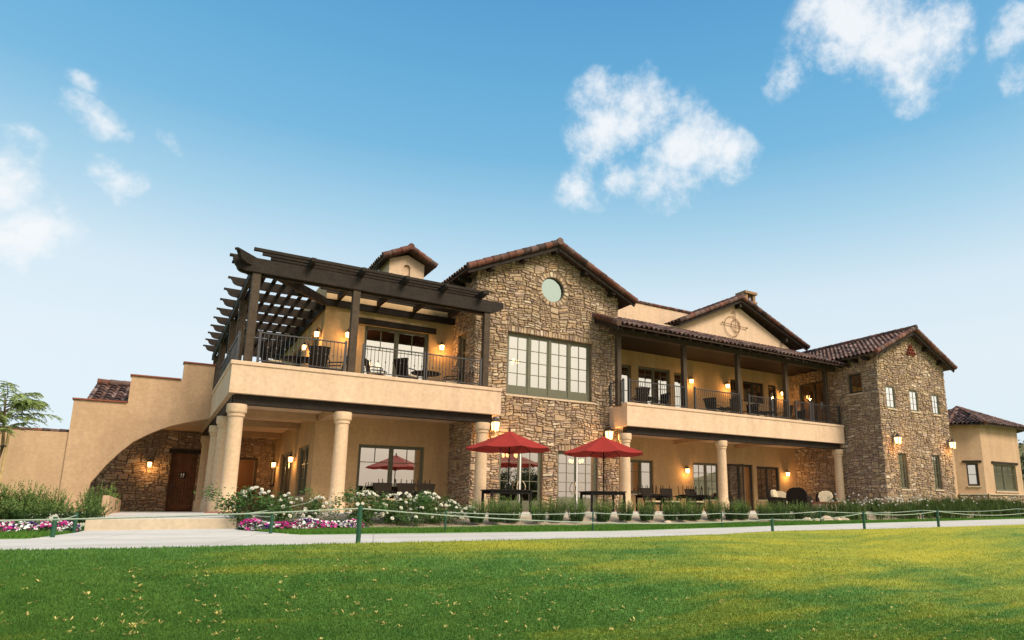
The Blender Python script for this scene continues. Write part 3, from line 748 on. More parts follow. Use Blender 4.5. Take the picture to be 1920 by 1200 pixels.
# ---- cupola on the left wing ----------------------------------------------
mb = MB(); fc = front(29.5); CX = 9.0; arch = [(CX - .16, 10.75), (CX + .16, 10.75), (CX + .16, 11.12)] + [(CX + .16 * math.cos(a), 11.12 + .16 * math.sin(a)) for a in [math.pi * k / 8 for k in range(1, 8)]] + [(CX - .16, 11.12)]
wall(mb, fc, [(CX - .82, 8.8), (CX + .82, 8.8), (CX + .82, 11.42), (CX, 11.76), (CX - .82, 11.42)], [arch], .10)
mb.box(CX - .82, CX + .82, 29.61, 31.2, 8.8, 11.42); mb.prism([(CX - .82, 11.42), (CX + .82, 11.42), (CX, 11.76)], lambda a, b, d: (a, d, b), 29.62, 31.2)
cu = mb.build('chimney', 'stucco_trim', CH)
mb = MB()
for xe in (CX - 1.22, CX + 1.25):
    S = Vector((CX - xe, 0, .62)); slab(mb, (xe, 29.1, 11.30), (0, 1, 0), S, 2.4, S.length); tile_field(mb, (xe, 29.2, 11.30), (0, 1, 0), S, 2.3, S.length)
barrel_row(mb, (CX - 1.22, 29.08, 11.36), (CX, 29.08, 12.0)); barrel_row(mb, (CX + 1.25, 29.08, 11.36), (CX, 29.08, 12.0)); barrel_row(mb, (CX, 29.0, 12.03), (CX, 31.5, 12.03), r=.14)
mb.build('chimney_roof', 'tile', cu, smooth=True)
mb = MB(); mb.box(5.2, 10.4, 27.2, 38.4, 9.2, 9.26); mb.build('flat_roof', 'under', CH)
# ---- right tower ----------------------------------------------------------
YT = 21.05; FT, ST = front(YT), side(XT); XT1 = 38.82
tw = [(32.83, 33.62, 5.47, 6.69), (35.05, 35.82, 5.47, 6.66), (37.27, 37.97, 5.46, 6.63), (33.46, 34.22, 1.16, 3.04), (36.73, 37.47, 1.18, 3.1)]
stone_wall(CH, FT, [(XT, 0), (XT1, 0), (XT1, 8.5), (35.4, 9.95), (XT, 8.5)], tw, ext=.055, size=.9, label='gabled stone tower front with five small windows')
ts = [(22.03, 22.86, 6.4, 7.48), (24.35, 26.25, 4.57, 7.46)]
stone_wall(CH, ST, rect(YT + .25, 30, 0, 8.5), ts, back=.25, size=.9, label='shaded stone side of the tower beside the balcony')
for i, r in enumerate(tw): window(CH, FT, *r, 1, 2, 3 if i < 3 else 4, fw=.03 if i < 3 else .05, gl='glass_bright' if i < 3 else 'glass', rec=.015 if i < 3 else .1, st=.02 if i < 3 else .04, gap=.02)
window(CH, ST, *ts[0], 1, 2, 2, frame='frame_dark', fw=.06); window(CH, ST, *ts[1], 2, 2, 1, sill=False, frame='frame_dark', name='sliding_door', gl='glass_clear')
MB().box(XT1 - .25, XT1, YT + .26, 31, 0, 8.5).build('stone_wall', 'mortar', CH)
room(CH, XT + .26, XT1 - .26, YT + .26, 30, 4.5, 8.2, 'FL'); room(CH, XT + .26, XT1 - .26, YT + .26, 30, 0, 4, 'F')
room_light(35.5, 27, 7.0, 60); room_light(35.5, 26, 3.0, 10)
gable_roof(CH, 31.5, 39.25, 35.35, 8.28, 10.08, 20.55, 31, label='clay tile gable roof of the stone tower')
for x in (32.6, 33.9, 35.35, 36.8, 38.2):
    z = 8.28 + min(x - 31.5, 39.25 - x) * .465 - .22; MB().box(x - .09, x + .09, 20.65, 21.1, z - .12, z + .07).build('outlooker', 'wood', CH)
for k in range(8): MB().box(31.6, 32.17, 21.4 + k * .7, 21.52 + k * .7, 8.06, 8.25).build('rafter_tail', 'wood', CH)
mb = MB()
for a, b in ((35.48, 9.18), (35.36, 8.98), (35.62, 8.98), (35.24, 8.78), (35.5, 8.78), (35.76, 8.78)):
    n_ = 14; o = len(mb.v)
    for (r, y) in ((.115, 20.90), (.115, 21.06), (.082, 20.90), (.082, 21.02)):
        for k in range(n_): mb.v.append((a + r * math.cos(2 * math.pi * k / n_), y, b + r * math.sin(2 * math.pi * k / n_)))
    for (p, q) in ((0, 1), (0, 2), (2, 3)):
        for k in range(n_): mb.face((o + p * n_ + k, o + p * n_ + (k + 1) % n_, o + q * n_ + (k + 1) % n_, o + q * n_ + k))
mb.build('gable_vent', 'terracotta', CH, smooth=True)
# ---- bay on the far right -------------------------------------------------
P0, P1, P2, P3 = Vector((43.05, 23.15, 0)), Vector((44.2, 22, 0)), Vector((49.1, 22, 0)), Vector((50.25, 23.15, 0))
mb = MB(); FB = front(22.0); PO = PL(P1, P0 - P1, (-1, -1, 0))
wall(mb, FB, rect(44.2, 49.1, 0, 5.5), [rect(45.4, 48.35, 1.24, 2.95)]); mb.build('stucco_wall', 'stucco', CH)
mb = MB(); wall(mb, PO, rect(.003, (P0 - P1).length, 0, 5.5), [rect(.32, 1.02, 1.54, 2.98)]); mb.build('stucco_wall', 'stucco', CH)
mb = MB(); wall(mb, PL(P2, P3 - P2, (1, -1, 0)), rect(.003, 1.6, 0, 5.5)); mb.build('stucco_wall', 'stucco', CH); mb = MB(); wall(mb, front(23.16), rect(XT1, 43.05, 0, 5.4)); mb.build('stucco_wall', 'stucco', CH); mb = MB(); mb.box(50.0, 50.25, 23.4, 30, 0, 5.5); mb.build('stucco_wall', 'stucco', CH)
window(CH, FB, 45.4, 48.35, 1.24, 2.95, 2, 2, 2, 'top', header=False, frame='frame'); window(CH, PO, .32, 1.02, 1.54, 2.98, 1, 1, 2, 'grid', frame='frame_dark')
mb = MB()
for pl, a, b, z in ((FB, 45.2, 48.6, 2.98), (PO, .12, 1.22, 3.0)): mb.hexa([pl(a, z, -.02), pl(b, z, -.02), pl(b, z, .08), pl(a, z, .08), pl(a, z + .14, -.02), pl(b, z + .14, -.02), pl(b, z + .14, .08), pl(a, z + .14, .08)])
mb.build('lintel', 'wood', CH)
mb = MB(); mb.tint(MORT)
for pl, a, b in ((PL((0, 21.9, 0), (1, 0, 0), (0, -1, 0)), 44.16, 49.15), (PL(P1 + Vector((-.07, -.07, 0)), P0 - P1, (-1, -1, 0)), .0, 1.63)):
    wall(mb, pl, rect(a, b, 0, .98), (), .09); stones(mb, pl, rect(a, b, 0, .98))
bs = mb.build('stone_base', 'stone', CH)
mb = MB(); mb.box(44.1, 49.2, 21.8, 22.0, .98, 1.06); pl = PL(P1 + Vector((-.07, -.07, 0)), P0 - P1, (-1, -1, 0)); mb.hexa([pl(.0, .98, -.08), pl(1.63, .98, -.08), pl(1.63, .98, .10), pl(.0, .98, .10), pl(.0, 1.06, -.08), pl(1.63, 1.06, -.08), pl(1.63, 1.06, .10), pl(.0, 1.06, .10)])
mb.build('sill', 'sill', bs)
EV = [Vector(p) for p in ((41.9, 27.5, 5.4), (42.3, 22.95, 5.4), (43.85, 21.4, 5.4), (49.45, 21.4, 5.4), (51.0, 22.95, 5.4), (51.4, 27.5, 5.4))]; AP = Vector((46.65, 24.6, 6.98))
mb = MB()
for a, b in zip(EV[:-1], EV[1:]):
    U = (b - a).normalized(); Wd = (b - a).length; s = (AP - a) - U * (AP - a).dot(U); L = s.length; t = (AP - a).dot(U)
    slab(mb, a, U, s, Wd, L, .08, poly=[(0, 0), (Wd, 0), (t, L)])
    tile_field(mb, a, U, s, Wd, L, inside=lambda u, q, t=t, Wd=Wd, L=L: u > t * q / L - .12 and u < Wd - (Wd - t) * q / L + .12)
rf = tag(mb.build('tile_roof', 'tile', CH, smooth=True), 'low hipped clay tile roof of the bay at the right')
mb = MB()
for p in EV[1:5]: barrel_row(mb, p + Vector((0, 0, .08)), AP + Vector((0, 0, .1)), r=.12)
mb.build('ridge_tiles', 'tile', rf, smooth=True)
room(CH, 43.6, 49.9, 22.6, 28, 0, 5, 'FL')
# ---- stair wall with the sweeping arch, and the porch end wall -------------
mb = MB(); FS = front(30.7)
arc = [(-1.82, .0), (-1.70, 1.05), (-1.32, 1.7), (-.95, 2.2), (-.59, 2.6), (-.2, 2.88), (.2, 3.12), (.6, 3.30), (1.05, 3.45), (1.45, 3.56), (1.795, 3.64)]
outer = [(-2.55, 0)] + arc[:1] + arc[1:] + [(1.795, 5.80), (.73, 5.80), (.73, 5.10), (-.93, 5.10), (-.93, 4.04), (-2.55, 4.04)]
wall(mb, FS, outer, (), .45); sw = tag(mb.build('stair_wall', 'stucco', CH), 'stepped stucco stair wall cut by a sweeping arch')
mb = MB()
for a, b, z in ((-2.6, -.95, 4.05), (-.97, .70, 5.11), (.69, 1.82, 5.81)): mb.box(a, b, 30.63, 31.2, z, z + .05)
mb.build('coping', 'brick', sw)
mb = MB(); O_ = (-2.15, 31.25, 4.06); S_ = Vector((.12, 2.4, 1.05)); slab(mb, O_, (1, 0, 0), S_, 2.0, 2.6); tile_field(mb, O_, (1, 0, 0), S_, 2.0, 2.6, pitch=.33)
barrel_row(mb, (-2.1, 33.6, 5.2), (0, 33.6, 5.2)); tag(mb.build('tile_roof', 'tile', CH, smooth=True), 'small clay tile roof behind the stepped wall')
mb = MB(); mb.box(-2.1, 1.79, 31.16, 36.66, 3.665, 3.8); mb.build('porch_roof', 'stucco', CH)
FD = front(36.4); dd = (.82, 1.86, 0, 2.62); bar_ = (3.3, 4.27, .80, 2.42)
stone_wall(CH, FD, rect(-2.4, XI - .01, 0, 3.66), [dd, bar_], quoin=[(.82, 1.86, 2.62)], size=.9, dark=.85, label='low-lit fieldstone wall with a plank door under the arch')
mb = MB()
for k in range(8):
    a = .88 + k * .115; mb.box(a + .010, a + .105, 36.50, 36.56, .04, 2.56)
mb.box(.78, 1.90, 36.655, 36.70, -.02, 2.7); mb.box(.88, 1.80, 36.562, 36.62, 0, 2.56); mb.box(.83, .88, 36.47, 36.6, 0, 2.6); mb.box(1.80, 1.85, 36.47, 36.6, 0, 2.6); mb.box(.88, 1.80, 36.47, 36.6, 2.56, 2.6); mb.box(.89, 1.79, 36.485, 36.499, .08, .3)
dr_ = mb.build('door', 'door', CH)
MB().bar((.96, 36.44, .98), (.96, 36.44, 1.16), .05, .05).tube([(.96, 36.49, 1.07), (.96, 36.42, 1.07), (1.08, 36.42, 1.07)], .015, 6).build('handle', 'iron', dr_)
MB().box(.70, 1.98, 36.28, 36.42, 2.625, 2.80).build('lintel', 'wood', dr_)
mb = MB(); a, b, c, d = bar_
for r in ((a - .12, b + .12, c - .12, c), (a - .12, b + .12, d, d + .12), (a - .12, a, c, d), (b, b + .12, c, d)): mb.box(r[0], r[1], 36.3, 36.42, r[2], r[3])
bo = mb.build('bar_opening', 'post', CH); MB().box(2.9, 4.45, 36.0, 36.5, .62, .70).build('counter', 'sill', bo)
room(CH, 2.4, 5.0, 36.66, 39, 0, 3, 'F'); room_light(3.2, 37.6, 2.1, 45)
# ---- railings -------------------------------------------------------------
def railing(p, q, z0=4.68, z1=5.72, knuckle=True):
    p, q = Vector((*p, 0)), Vector((*q, 0)); d = q - p; L = d.length; d.normalize()
    mb = MB(); e0, e1 = p + d * .03, q - d * .03
    mb.bar(e0 + Vector((0, 0, z1 - .03)), e1 + Vector((0, 0, z1 - .03)), .05, .04); mb.bar(e0 + Vector((0, 0, z0 + .09)), e1 + Vector((0, 0, z0 + .09)), .035, .03)
    n = int(L / .125)
    for k in range(1, n):
        a = p + d * (L * k / n); mb.bar(a + Vector((0, 0, z0 + .1)), a + Vector((0, 0, z1 - .05)), .016, .016, (0, 1, .01))
        if knuckle and k % 2 == 0:
            zk = z0 + .52; mb.lathe([(.008, -.05), (.027, 0), (.008, .05)], (a.x, a.y, zk), 6)
    mb.build('railing', 'iron', CH)
    for e in (p, q): MB().bar(e + Vector((0, 0, z0 - .02)), e + Vector((0, 0, z1 + .05)), .075, .075, (0, 1, .01)).build('railing_post', 'iron', CH)
YR = 23.34
for a, b in ((2.52, 5.18), (5.78, 8.0), (8.04, 10.18)): railing((a, YR), (b, YR))
for a, b in ((23.85, 26.7), (27.3, 30.4)): railing((1.98, a), (1.98, b))
for a, b in ((17.25, 20.5), (21.1, 24.1), (24.7, 27.65), (28.2, 31.85)): railing((a, YR), (b, YR))
railing((17.05, 23.5), (17.05, 24.5))
# ================================================================== PERGOLA
PG = empty('pergola', (2.25, 23.5, 4.56), 'dark timber pergola with scrolled rafter ends over the left terrace', 'pergola')
for x, y in ((2.26, 23.64), (5.46, 23.64), (10.48, 23.64), (2.26, 27.1), (2.26, 30.35), (2.26, 34.9), (2.26, 38.3)):
    MB().box(x - .125, x + .125, y - .125, y + .125, 4.56 if y < 31 else 3.7, 7.72).build('post', 'post', PG, bevel=.012)
def scroll(tip, run, z0, z1):     # tail outline, tip at 0, body from run on
    h = z1 - z0
    pts = [(tip, z1), (tip, z1 - .07), (tip + .10, z1 - .07), (tip + .10, z1 - .30 * h)]
    pts += [(tip + .10 + .02 + .0 * k, z1 - .36 * h) for k in (0,)]
    pts += [(tip + .14 + .24 * (1 - math.cos(math.pi / 2 * k / 5)), z1 - .42 * h - .5 * h * math.sin(math.pi / 2 * k / 5)) for k in range(6)]
    return pts + [(tip + .46, z0 + .04 * h), (tip + .47, z0)]
def rafter_x(y, x0, x1, z0, z1, w=.10, end=None, name='rafter'):
    pts = scroll(x0, .5, z0, z1) + [(x1, z0), (x1, z1)]
    MB().prism(pts, lambda a, b, d: (a, d, b), y - w / 2, y + w / 2).build(name, 'wood', PG)
# front beam with scrolled ends, left beam
pts = scroll(1.42, .5, 7.72, 8.2) + [(10.7, 7.72)] + [(11.12, 7.95), (11.12, 8.2)]
MB().prism(pts, lambda a, b, d: (a, d, b), 23.46, 23.60).build('beam', 'wood', PG)
pts = scroll(1.52, .5, 7.68, 8.05) + [(10.4, 7.68), (10.4, 8.05)]
MB().prism(pts, lambda a, b, d: (a, d, b), 23.68, 23.82).build('beam', 'wood', PG)
MB().box(2.10, 2.22, 23.9, 39.3, 7.68, 7.98).build('beam', 'wood', PG)
MB().box(2.32, 2.44, 23.9, 39.3, 7.68, 7.98).build('beam', 'wood', PG)
MB().box(4.98, 5.09, 26.95, 39.3, 7.80, 8.2).build('ledger', 'wood', PG); MB().box(4.98, 10.42, 26.77, 26.88, 7.95, 8.22).build('ledger', 'wood', PG)
for k in range(9):
    y = 26.05 + 1.52 * k; rafter_x(y, 1.60, 4.97 if y > 26.7 else 4.3, 7.90, 8.22, .095)
# diagonal hip rafter
P, Q = Vector((1.55, 22.95, 8.22)), Vector((5.0, 26.8, 8.22)); dg = (Q - P).normalized(); nrm = Vector((dg.y, -dg.x, 0)); Ld = (Q - P).length
pts = scroll(0, .5, -.30, .03) + [(Ld, -.30), (Ld, .03)]
MB().prism(pts, lambda a, b, d: P + dg * a + nrm * d + Vector((0, 0, b)), -.06, .06).build('hip_rafter', 'wood', PG)
# front rafters run back to the wall
for x in (3.87, 5.54, 7.08, 8.58, 10.12):
    y1 = 26.76 if x > 5 else 25.6
    pts = [(23.02, 8.42), (23.02, 8.30), (23.10, 8.24), (23.2, 8.21), (y1, 8.21), (y1, 8.42)]
    MB().prism(pts, lambda a, b, d: (d, a, b), x - .07, x + .07).build('rafter', 'wood', PG)
# slats
for k in range(8):
    x = 2.3 + .38 * k; y0 = 23.9 + (x - 2.3) * 1.12 + .15; MB().box(x - .07, x + .07, y0, 39.3, 8.225, 8.265).build('slat', 'wood', PG)
for k in range(11):
    y = 23.36 + .32 * k; x0 = 2.08 + (y - 23.36) * .92; MB().box(x0, 10.42, y - .06, y + .06, 8.40, 8.50).build('slat', 'wood', PG)
# ================================================================== GROUND
def zp(x): return np.interp(x, [-60, -2, 4, 11, 17, 32, 60, 200], [-.38, -.38, -.42, -.46, -.42, -.33, -.28, -.28])
def yfront(x): return np.interp(x, [-60, -5, 0, 3, 8, 11, 13.5, 17, 22.5, 40, 80], [11.6, 11.3, 10.75, 10.85, 10.9, 11.4, 11.9, 11.1, 10.6, 10.4, 10.4])
def yback(x): return np.interp(x, [-60, -2, 4, 10, 17, 32, 60], [15.3, 15.2, 15.3, 14.9, 15.1, 15.1, 15.3])
def zlawn(x, y):
    t = np.clip((yfront(x) - y) / 6.8, 0, 1); s = t * t * (3 - 2 * t); e = zp(x) + .015
    return e + (-1.38 - e) * s + .03 * np.sin(x * .8 + y * 1.3) * t + .02 * np.sin(x * 2.1 - y * .9) * t
def gz(x, y):
    x, y = np.asarray(x, float), np.asarray(y, float)
    z = zlawn(x, y)
    bed = zp(x) + .01 + np.clip((y - yback(x)) / 2.1, 0, 1) * (-.36 - zp(x) - .01)
    bed = bed + np.where(x > 1.9, np.clip((y - 17.7) / .5, 0, 1) * .22, 0)
    bed = np.where((y > 18.33) & (x < 32) & (x > -2.2), -.32, bed)
    rise = np.where(x > 32, np.clip((y - 17.3) / 3.5, 0, 1) * .2, 0)
    inpath = (y > yfront(x) + .12) & (y < yback(x) - .12)
    z = np.where(y > yfront(x), bed + rise, z)
    walk = (y > yback(x) - .15) & (y <= 18.4) & (x > -1.5 + np.clip((y - 15.2) / 2, 0, 1) * .42) & (x < np.where(y > 17, 1.84, 1.84 + (17.0 - y) * .45))
    z = np.where(walk, np.minimum(z, -.52), z)
    return np.where(inpath, zp(x) - .07, z)
xs = np.concatenate([[-900, -300, -120, -60, -30, -16], np.arange(-10, -2.2, .4), np.arange(-2.2, 3.2, .12), np.arange(3.2, 46, .4), [48, 52, 60, 80, 130, 300, 900]])
ys = np.concatenate([[-900, -300, -120, -50, -25, -10, -4, 0, 2], np.arange(3, 10.2, .3), np.arange(10.2, 12.4, .1), np.arange(12.4, 20, .15), [21, 23, 26, 30, 40, 60, 120, 300, 900]])
GX, GY = np.meshgrid(xs, ys); GZ = gz(GX, GY)
V = np.stack([GX.ravel(), GY.ravel(), GZ.ravel()], 1); nx, ny = len(xs), len(ys)
I = (np.arange(ny - 1)[:, None] * nx + np.arange(nx - 1)[None, :]).ravel()
F = np.stack([I, I + 1, I + nx + 1, I + nx], 1)
g = raw_mesh('lawn', V, F, np.ones((len(F), 3)), 'lawn'); g.data.polygons.foreach_set('use_smooth', [True] * len(F))
tag(g, 'rolling mown lawn sloping up to the path', 'lawn', kind='structure')
# path: curved concrete strip with saw cuts
mb = MB(); px_ = np.concatenate([np.arange(-40, 60, .5), np.arange(60, 141, 10)])
for a, b in zip(px_[:-1], px_[1:]):
    q = []
    for x in (a, b):
        y0, y1 = float(yfront(x)) - .03, float(yback(x)); z = float(zp(x)); q.append(((x, y0, z - .005), (x, y1, z), (x, y0, z - .1), (x, y1, z - .1)))
    (a0, a1, a2, a3), (b0, b1, b2, b3) = q
    mb.add([a0, b0, b1, a1, a2, b2, b3, a3], [(0, 1, 2, 3), (0, 4, 5, 1), (3, 2, 6, 7)])
pth = tag(mb.build('path', 'concrete', None, smooth=True), 'pale concrete path curving past the lawn', 'path', kind='structure')
# entry walk, patio slabs
mb = MB()
pts = [(-.98, 18.05), (1.82, 18.05), (1.88, 17.0), (2.75, 15.2), (-1.55, 15.14), (-1.06, 17.0)]
zz = [-.33, -.33, -.345, float(zp(2.75)) + .004, float(zp(-1.55)) + .004, -.345]
mb.add([(x, y, z) for (x, y), z in zip(pts, zz)] + [(x, y, z - .12) for (x, y), z in zip(pts, zz)], [(0, 1, 2, 3, 4, 5)] + [(i, (i + 1) % 6, 6 + (i + 1) % 6, 6 + i) for i in range(6)])
tag(mb.build('entry_walk', 'concrete'), 'short concrete walk from the path to the patio step', 'path', kind='structure')
mb = MB()
mb.add([(-.98, 18, -.09), (1.85, 18, -.09), (1.85, 22.5, -.004), (-.98, 22.5, -.004), (-.98, 18, -.5), (1.85, 18, -.5), (1.85, 22.5, -.5), (-.98, 22.5, -.5)], [(0, 1, 2, 3), (0, 4, 5, 1), (1, 5, 6, 2), (2, 6, 7, 3), (3, 7, 4, 0)])
pe = mb; es_ = tag(pe.build('entry_slab', 'concrete'), 'raised concrete slab at the entry with a tan step face', 'patio', kind='structure'); MB().box(-.982, 1.852, 17.985, 18.0, -.5, -.105).build('riser', 'step', es_); mb = MB()
mb.box(-2.5, 1.85, 22.5, 36.7, -.5, -.004); mb.box(1.85, 5.3, 22.5, 38, -.5, 0); mb.box(1.85, 32.2, 18.3, 22.5, -.5, 0); mb.box(5.3, 32.19, 22.5, 26.95, -.5, 0)
tag(mb.build('patio', 'concrete'), 'raised concrete patio in front of the clubhouse', 'patio', kind='structure')
mb = MB(); mb.box(1.5, 2.7, 22.78, 22.96, 0, .035); tag(mb.build('brick_edging', 'brick'), 'thin brick edging at the foot of the corner column', 'edging')
# planting bed of granite grit along the patio
V = []; gx = np.arange(1.9, 44, .35); gy = np.array([16.75, 17.1, 17.5, 17.9, 18.28])
rs = np.random.RandomState(3); BX, BY = np.meshgrid(gx, gy); BY = BY + np.where(BY < 16.8, .14 * np.sin(BX * 1.7) + .08 * np.sin(BX * 4.1), 0)
BZ = gz(BX, BY) + .035 + np.where(BY < 16.95, -.05, 0) + rs.uniform(-.012, .012, BX.shape)
I = (np.arange(len(gy) - 1)[:, None] * len(gx) + np.arange(len(gx) - 1)[None, :]).ravel()
o = raw_mesh('planting_bed', np.stack([BX.ravel(), BY.ravel(), BZ.ravel()], 1), np.stack([I, I + 1, I + len(gx) + 1, I + len(gx)], 1), np.ones((len(I), 3)), 'gravel')
tag(o, 'strip of pale granite grit along the patio edge', 'planting bed', kind='structure')
# ------------------------------------------------------------------ grass blades
def blades(name, X, Y, Z, h, w, seed, label, lean=.6, c0=(.75, .8, .7), c1=(1.35, 1.3, 1.1)):
    r = np.random.RandomState(seed); n = len(X); a = r.uniform(0, 2 * np.pi, n); H = h * r.uniform(.6, 1.25, n); Wd = w * r.uniform(.7, 1.3, n)
    la = r.uniform(0, 2 * np.pi, n); l = r.uniform(0, lean, n) * H
    B = np.stack([X, Y, Z - .005], 1); dx = np.stack([np.cos(a) * Wd, np.sin(a) * Wd, np.zeros(n)], 1)
    T = B + np.stack([np.cos(la) * l, np.sin(la) * l, H], 1)
    V = np.concatenate([B - dx, B + dx, T]); F = np.stack([np.arange(n), np.arange(n) + n, np.arange(n) + 2 * n], 1)
    t = r.uniform(0, 1, n)[:, None]; C = np.array(c0) * (1 - t) + np.array(c1) * t
    return tag(raw_mesh(name, V, F, C, 'blade'), label, 'grass', kind='stuff')
r = np.random.RandomState(5); n = 330000
pxx = r.uniform(-150, 2070, n); pyy = 985 + (1240 - 985) * r.uniform(0, 1, n) ** .85
D = (np.array(Rr)[None] * (pxx - 1119.0)[:, None] - np.array(Up)[None] * (pyy - 697.7)[:, None] + np.array(Fw)[None] * FPX)
t = np.full(n, 3 / FPX); done = np.zeros(n, bool)
for _ in range(420):          # march each sample down the slope onto the lawn surface
    P_ = D * t[:, None]; done |= .12 + P_[:, 2] < zlawn(P_[:, 0], P_[:, 1]); t = np.where(done, t, t * 1.0075)
X, Y = D[:, 0] * t, D[:, 1] * t; k = (Y < yfront(X) + .02 + .05 * np.sin(X * 9)) & (Y > 1.0)
X, Y = X[k], Y[k]; blades('lawn_grass', X, Y, zlawn(X, Y), .034, .0055, 6, 'short mown grass with straw coloured patches on the rise')
n = 130000; X = r.uniform(-9, 45, n) ; X = np.where(r.uniform(0, 1, n) < .6, r.uniform(-6, 22, n), X); yb = yback(X)
Y = yb + .03 + (17.0 - yb) * r.uniform(0, 1, n); k = ~((X > -1.45 + (Y - 15.2) * .2) & (X < np.where(Y > 17, 1.9, 1.88 + (17.0 - Y) * .49) + .03)) & ~((Y > 16.7 + .14 * np.sin(X * 1.7) + .08 * np.sin(X * 4.1)) & (X > 1.9))
X, Y = X[k], Y[k]; blades('verge_grass', X, Y, gz(X, Y), .075, .010, 8, 'thicker green grass verge between the path and the beds', c0=(.7, .8, .6), c1=(1.3, 1.25, 1.0))
# dry clippings and fallen leaves on the lawn
n = 330; cx_, cy_ = [], []
for _ in range(n):
    u, v = rnd.uniform(-20, 1940), 1045 + 160 * rnd.random() ** 1.0
    d = pdir(u, v); tt = 8.0
    for _k in range(10): tt = .5 * tt + .5 * min(40, max(1, (float(zlawn(d.x * tt, d.y * tt)) - .12) / d.z))
    cx_.append(d.x * tt); cy_.append(d.y * tt)
for (x0, y0), (x1, y1), k_ in (((262, 1058), (248, 1200), 46), ((370, 1045), (414, 1200), 40), ((520, 1070), (556, 1150), 22), ((640, 1060), (700, 1190), 16), ((765, 1055), (905, 1195), 30), ((880, 1060), (1020, 1170), 22), ((1060, 1080), (1210, 1190), 24)):
    for _ in range(int(k_ * .55)):
        f = rnd.random(); d = pdir(x0 + (x1 - x0) * f + rnd.gauss(0, 11), y0 + (y1 - y0) * f); tt = 8.0
        for _k in range(10): tt = .5 * tt + .5 * min(40, max(1, (float(zlawn(d.x * tt, d.y * tt)) - .12) / d.z))
        cx_.append(d.x * tt); cy_.append(d.y * tt)
V, F, C = [], [], []
for x, y in zip(cx_, cy_):
    if y > yfront(x) - .1: continue
    z = float(zlawn(x, y)) + .008
    sz = rnd.uniform(.35, .85)
    for q in range(rnd.randint(3, 9)):
        a = rnd.uniform(0, 6.28); l = rnd.uniform(.03, .07) * sz; w_ = rnd.uniform(.005, .010); ox, oy = rnd.gauss(0, .016) * sz, rnd.gauss(0, .016) * sz
        o = len(V); c, s_ = math.cos(a), math.sin(a); up_ = rnd.uniform(.2, .9) * l
        V += [(x + ox, y + oy, z), (x + ox + c * l * .5 - s_ * w_, y + oy + s_ * l * .5 + c * w_, z + up_ * .7), (x + ox + c * l, y + oy + s_ * l, z + up_), (x + ox + c * l * .5 + s_ * w_, y + oy + s_ * l * .5 - c * w_, z + up_ * .7)]
        F.append((o, o + 1, o + 2, o + 3)); k = rnd.uniform(.6, 1.15); C.append((.70 * k, .58 * k, .19 * k))
tag(raw_mesh('grass_clippings', np.array(V), np.array(F), np.array(C), 'petal'), 'pale dry clippings and leaves scattered on the lawn', 'clippings', kind='stuff')
# hills: behind the photographer (seen in the window glass) and far to the right
def hill(name, cx, cy, rx, ry, h, seed, label, mat='hill'):
    r = np.random.RandomState(seed); n = 40; u = np.linspace(-1, 1, n); A, B = np.meshgrid(u, u); R = np.sqrt(A ** 2 + B ** 2)
    Z = h * np.clip(1 - R, 0, 1) ** .8 * (1 + .25 * np.sin(A * 7 + seed) * np.cos(B * 5)) - 1.5 + r.uniform(-.012, .012, A.shape) * h
    V = np.stack([(cx + A * rx).ravel(), (cy + B * ry).ravel(), Z.ravel()], 1); I = (np.arange(n - 1)[:, None] * n + np.arange(n - 1)[None, :]).ravel()
    o = raw_mesh(name, V, np.stack([I, I + 1, I + n + 1, I + n], 1), np.ones((len(I), 3)), mat); return tag(o, label, 'hill', kind='structure')
hill('hill', 430, 185, 150, 130, 34, 1, 'dry grassy hillside beyond the right end of the building')
hill('hill', 120, -300, 220, 120, 12, 2, 'low hills behind the photographer'); hill('hill', -60, -340, 220, 120, 11, 3, 'low hills behind the photographer'); hill('hill', 235, -115, 120, 110, 24, 4, 'grassy hill to the right behind the photographer')

# ================================================================== PLANTS
def tri_leaves(B, Dr, L, Wd, C, rs):
    n = len(B); up = rs.normal(size=(n, 3)); sd = np.cross(Dr, up); sd /= np.linalg.norm(sd, axis=1)[:, None] + 1e-9
    V = np.concatenate([B, B + Dr * (L * .5)[:, None] - sd * Wd[:, None], B + Dr * L[:, None], B + Dr * (L * .5)[:, None] + sd * Wd[:, None]])
    i = np.arange(n); return V, np.stack([i, i + n, i + 2 * n, i + 3 * n], 1), C
def rosemary(seed, h=.80, r0=.17, spread=.40, n=120):
    rs = np.random.RandomState(seed); Bs, Ds, Ls, Ws, Cs = [], [], [], [], []
    for _ in range(n):
        a = rs.uniform(0, 6.283); rr_ = r0 * math.sqrt(rs.uniform()); t = rs.uniform(0, 1) ** .8 * spread
        b = np.array([math.cos(a) * rr_, math.sin(a) * rr_, 0.]); L = h * rs.uniform(.65, 1.12) * (1 - .25 * t / spread)
        d = np.array([math.cos(a) * math.sin(t), math.sin(a) * math.sin(t), math.cos(t)]); m_ = 26
        s = (np.arange(m_) + rs.uniform(0, 1, m_)) / m_; s = .12 + .88 * s
        P = b + d * (s * L)[:, None] + np.stack([np.zeros(m_), np.zeros(m_), -.04 * np.sin(t) * s ** 2], 1)
        ph = rs.uniform(0, 6.283, m_); nd = np.stack([np.cos(ph), np.sin(ph), np.full(m_, 1.1)], 1); nd = nd + d * .9; nd /= np.linalg.norm(nd, axis=1)[:, None]
        k = rs.uniform(.75, 1.2); tip = s[:, None] ** 3
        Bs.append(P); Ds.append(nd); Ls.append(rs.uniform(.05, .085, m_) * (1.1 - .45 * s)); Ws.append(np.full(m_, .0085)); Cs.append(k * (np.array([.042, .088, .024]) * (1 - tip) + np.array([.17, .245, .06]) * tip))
    rs2 = np.random.RandomState(seed + 50)
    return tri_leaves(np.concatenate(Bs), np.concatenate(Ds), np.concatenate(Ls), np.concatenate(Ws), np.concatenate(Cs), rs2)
PR = []
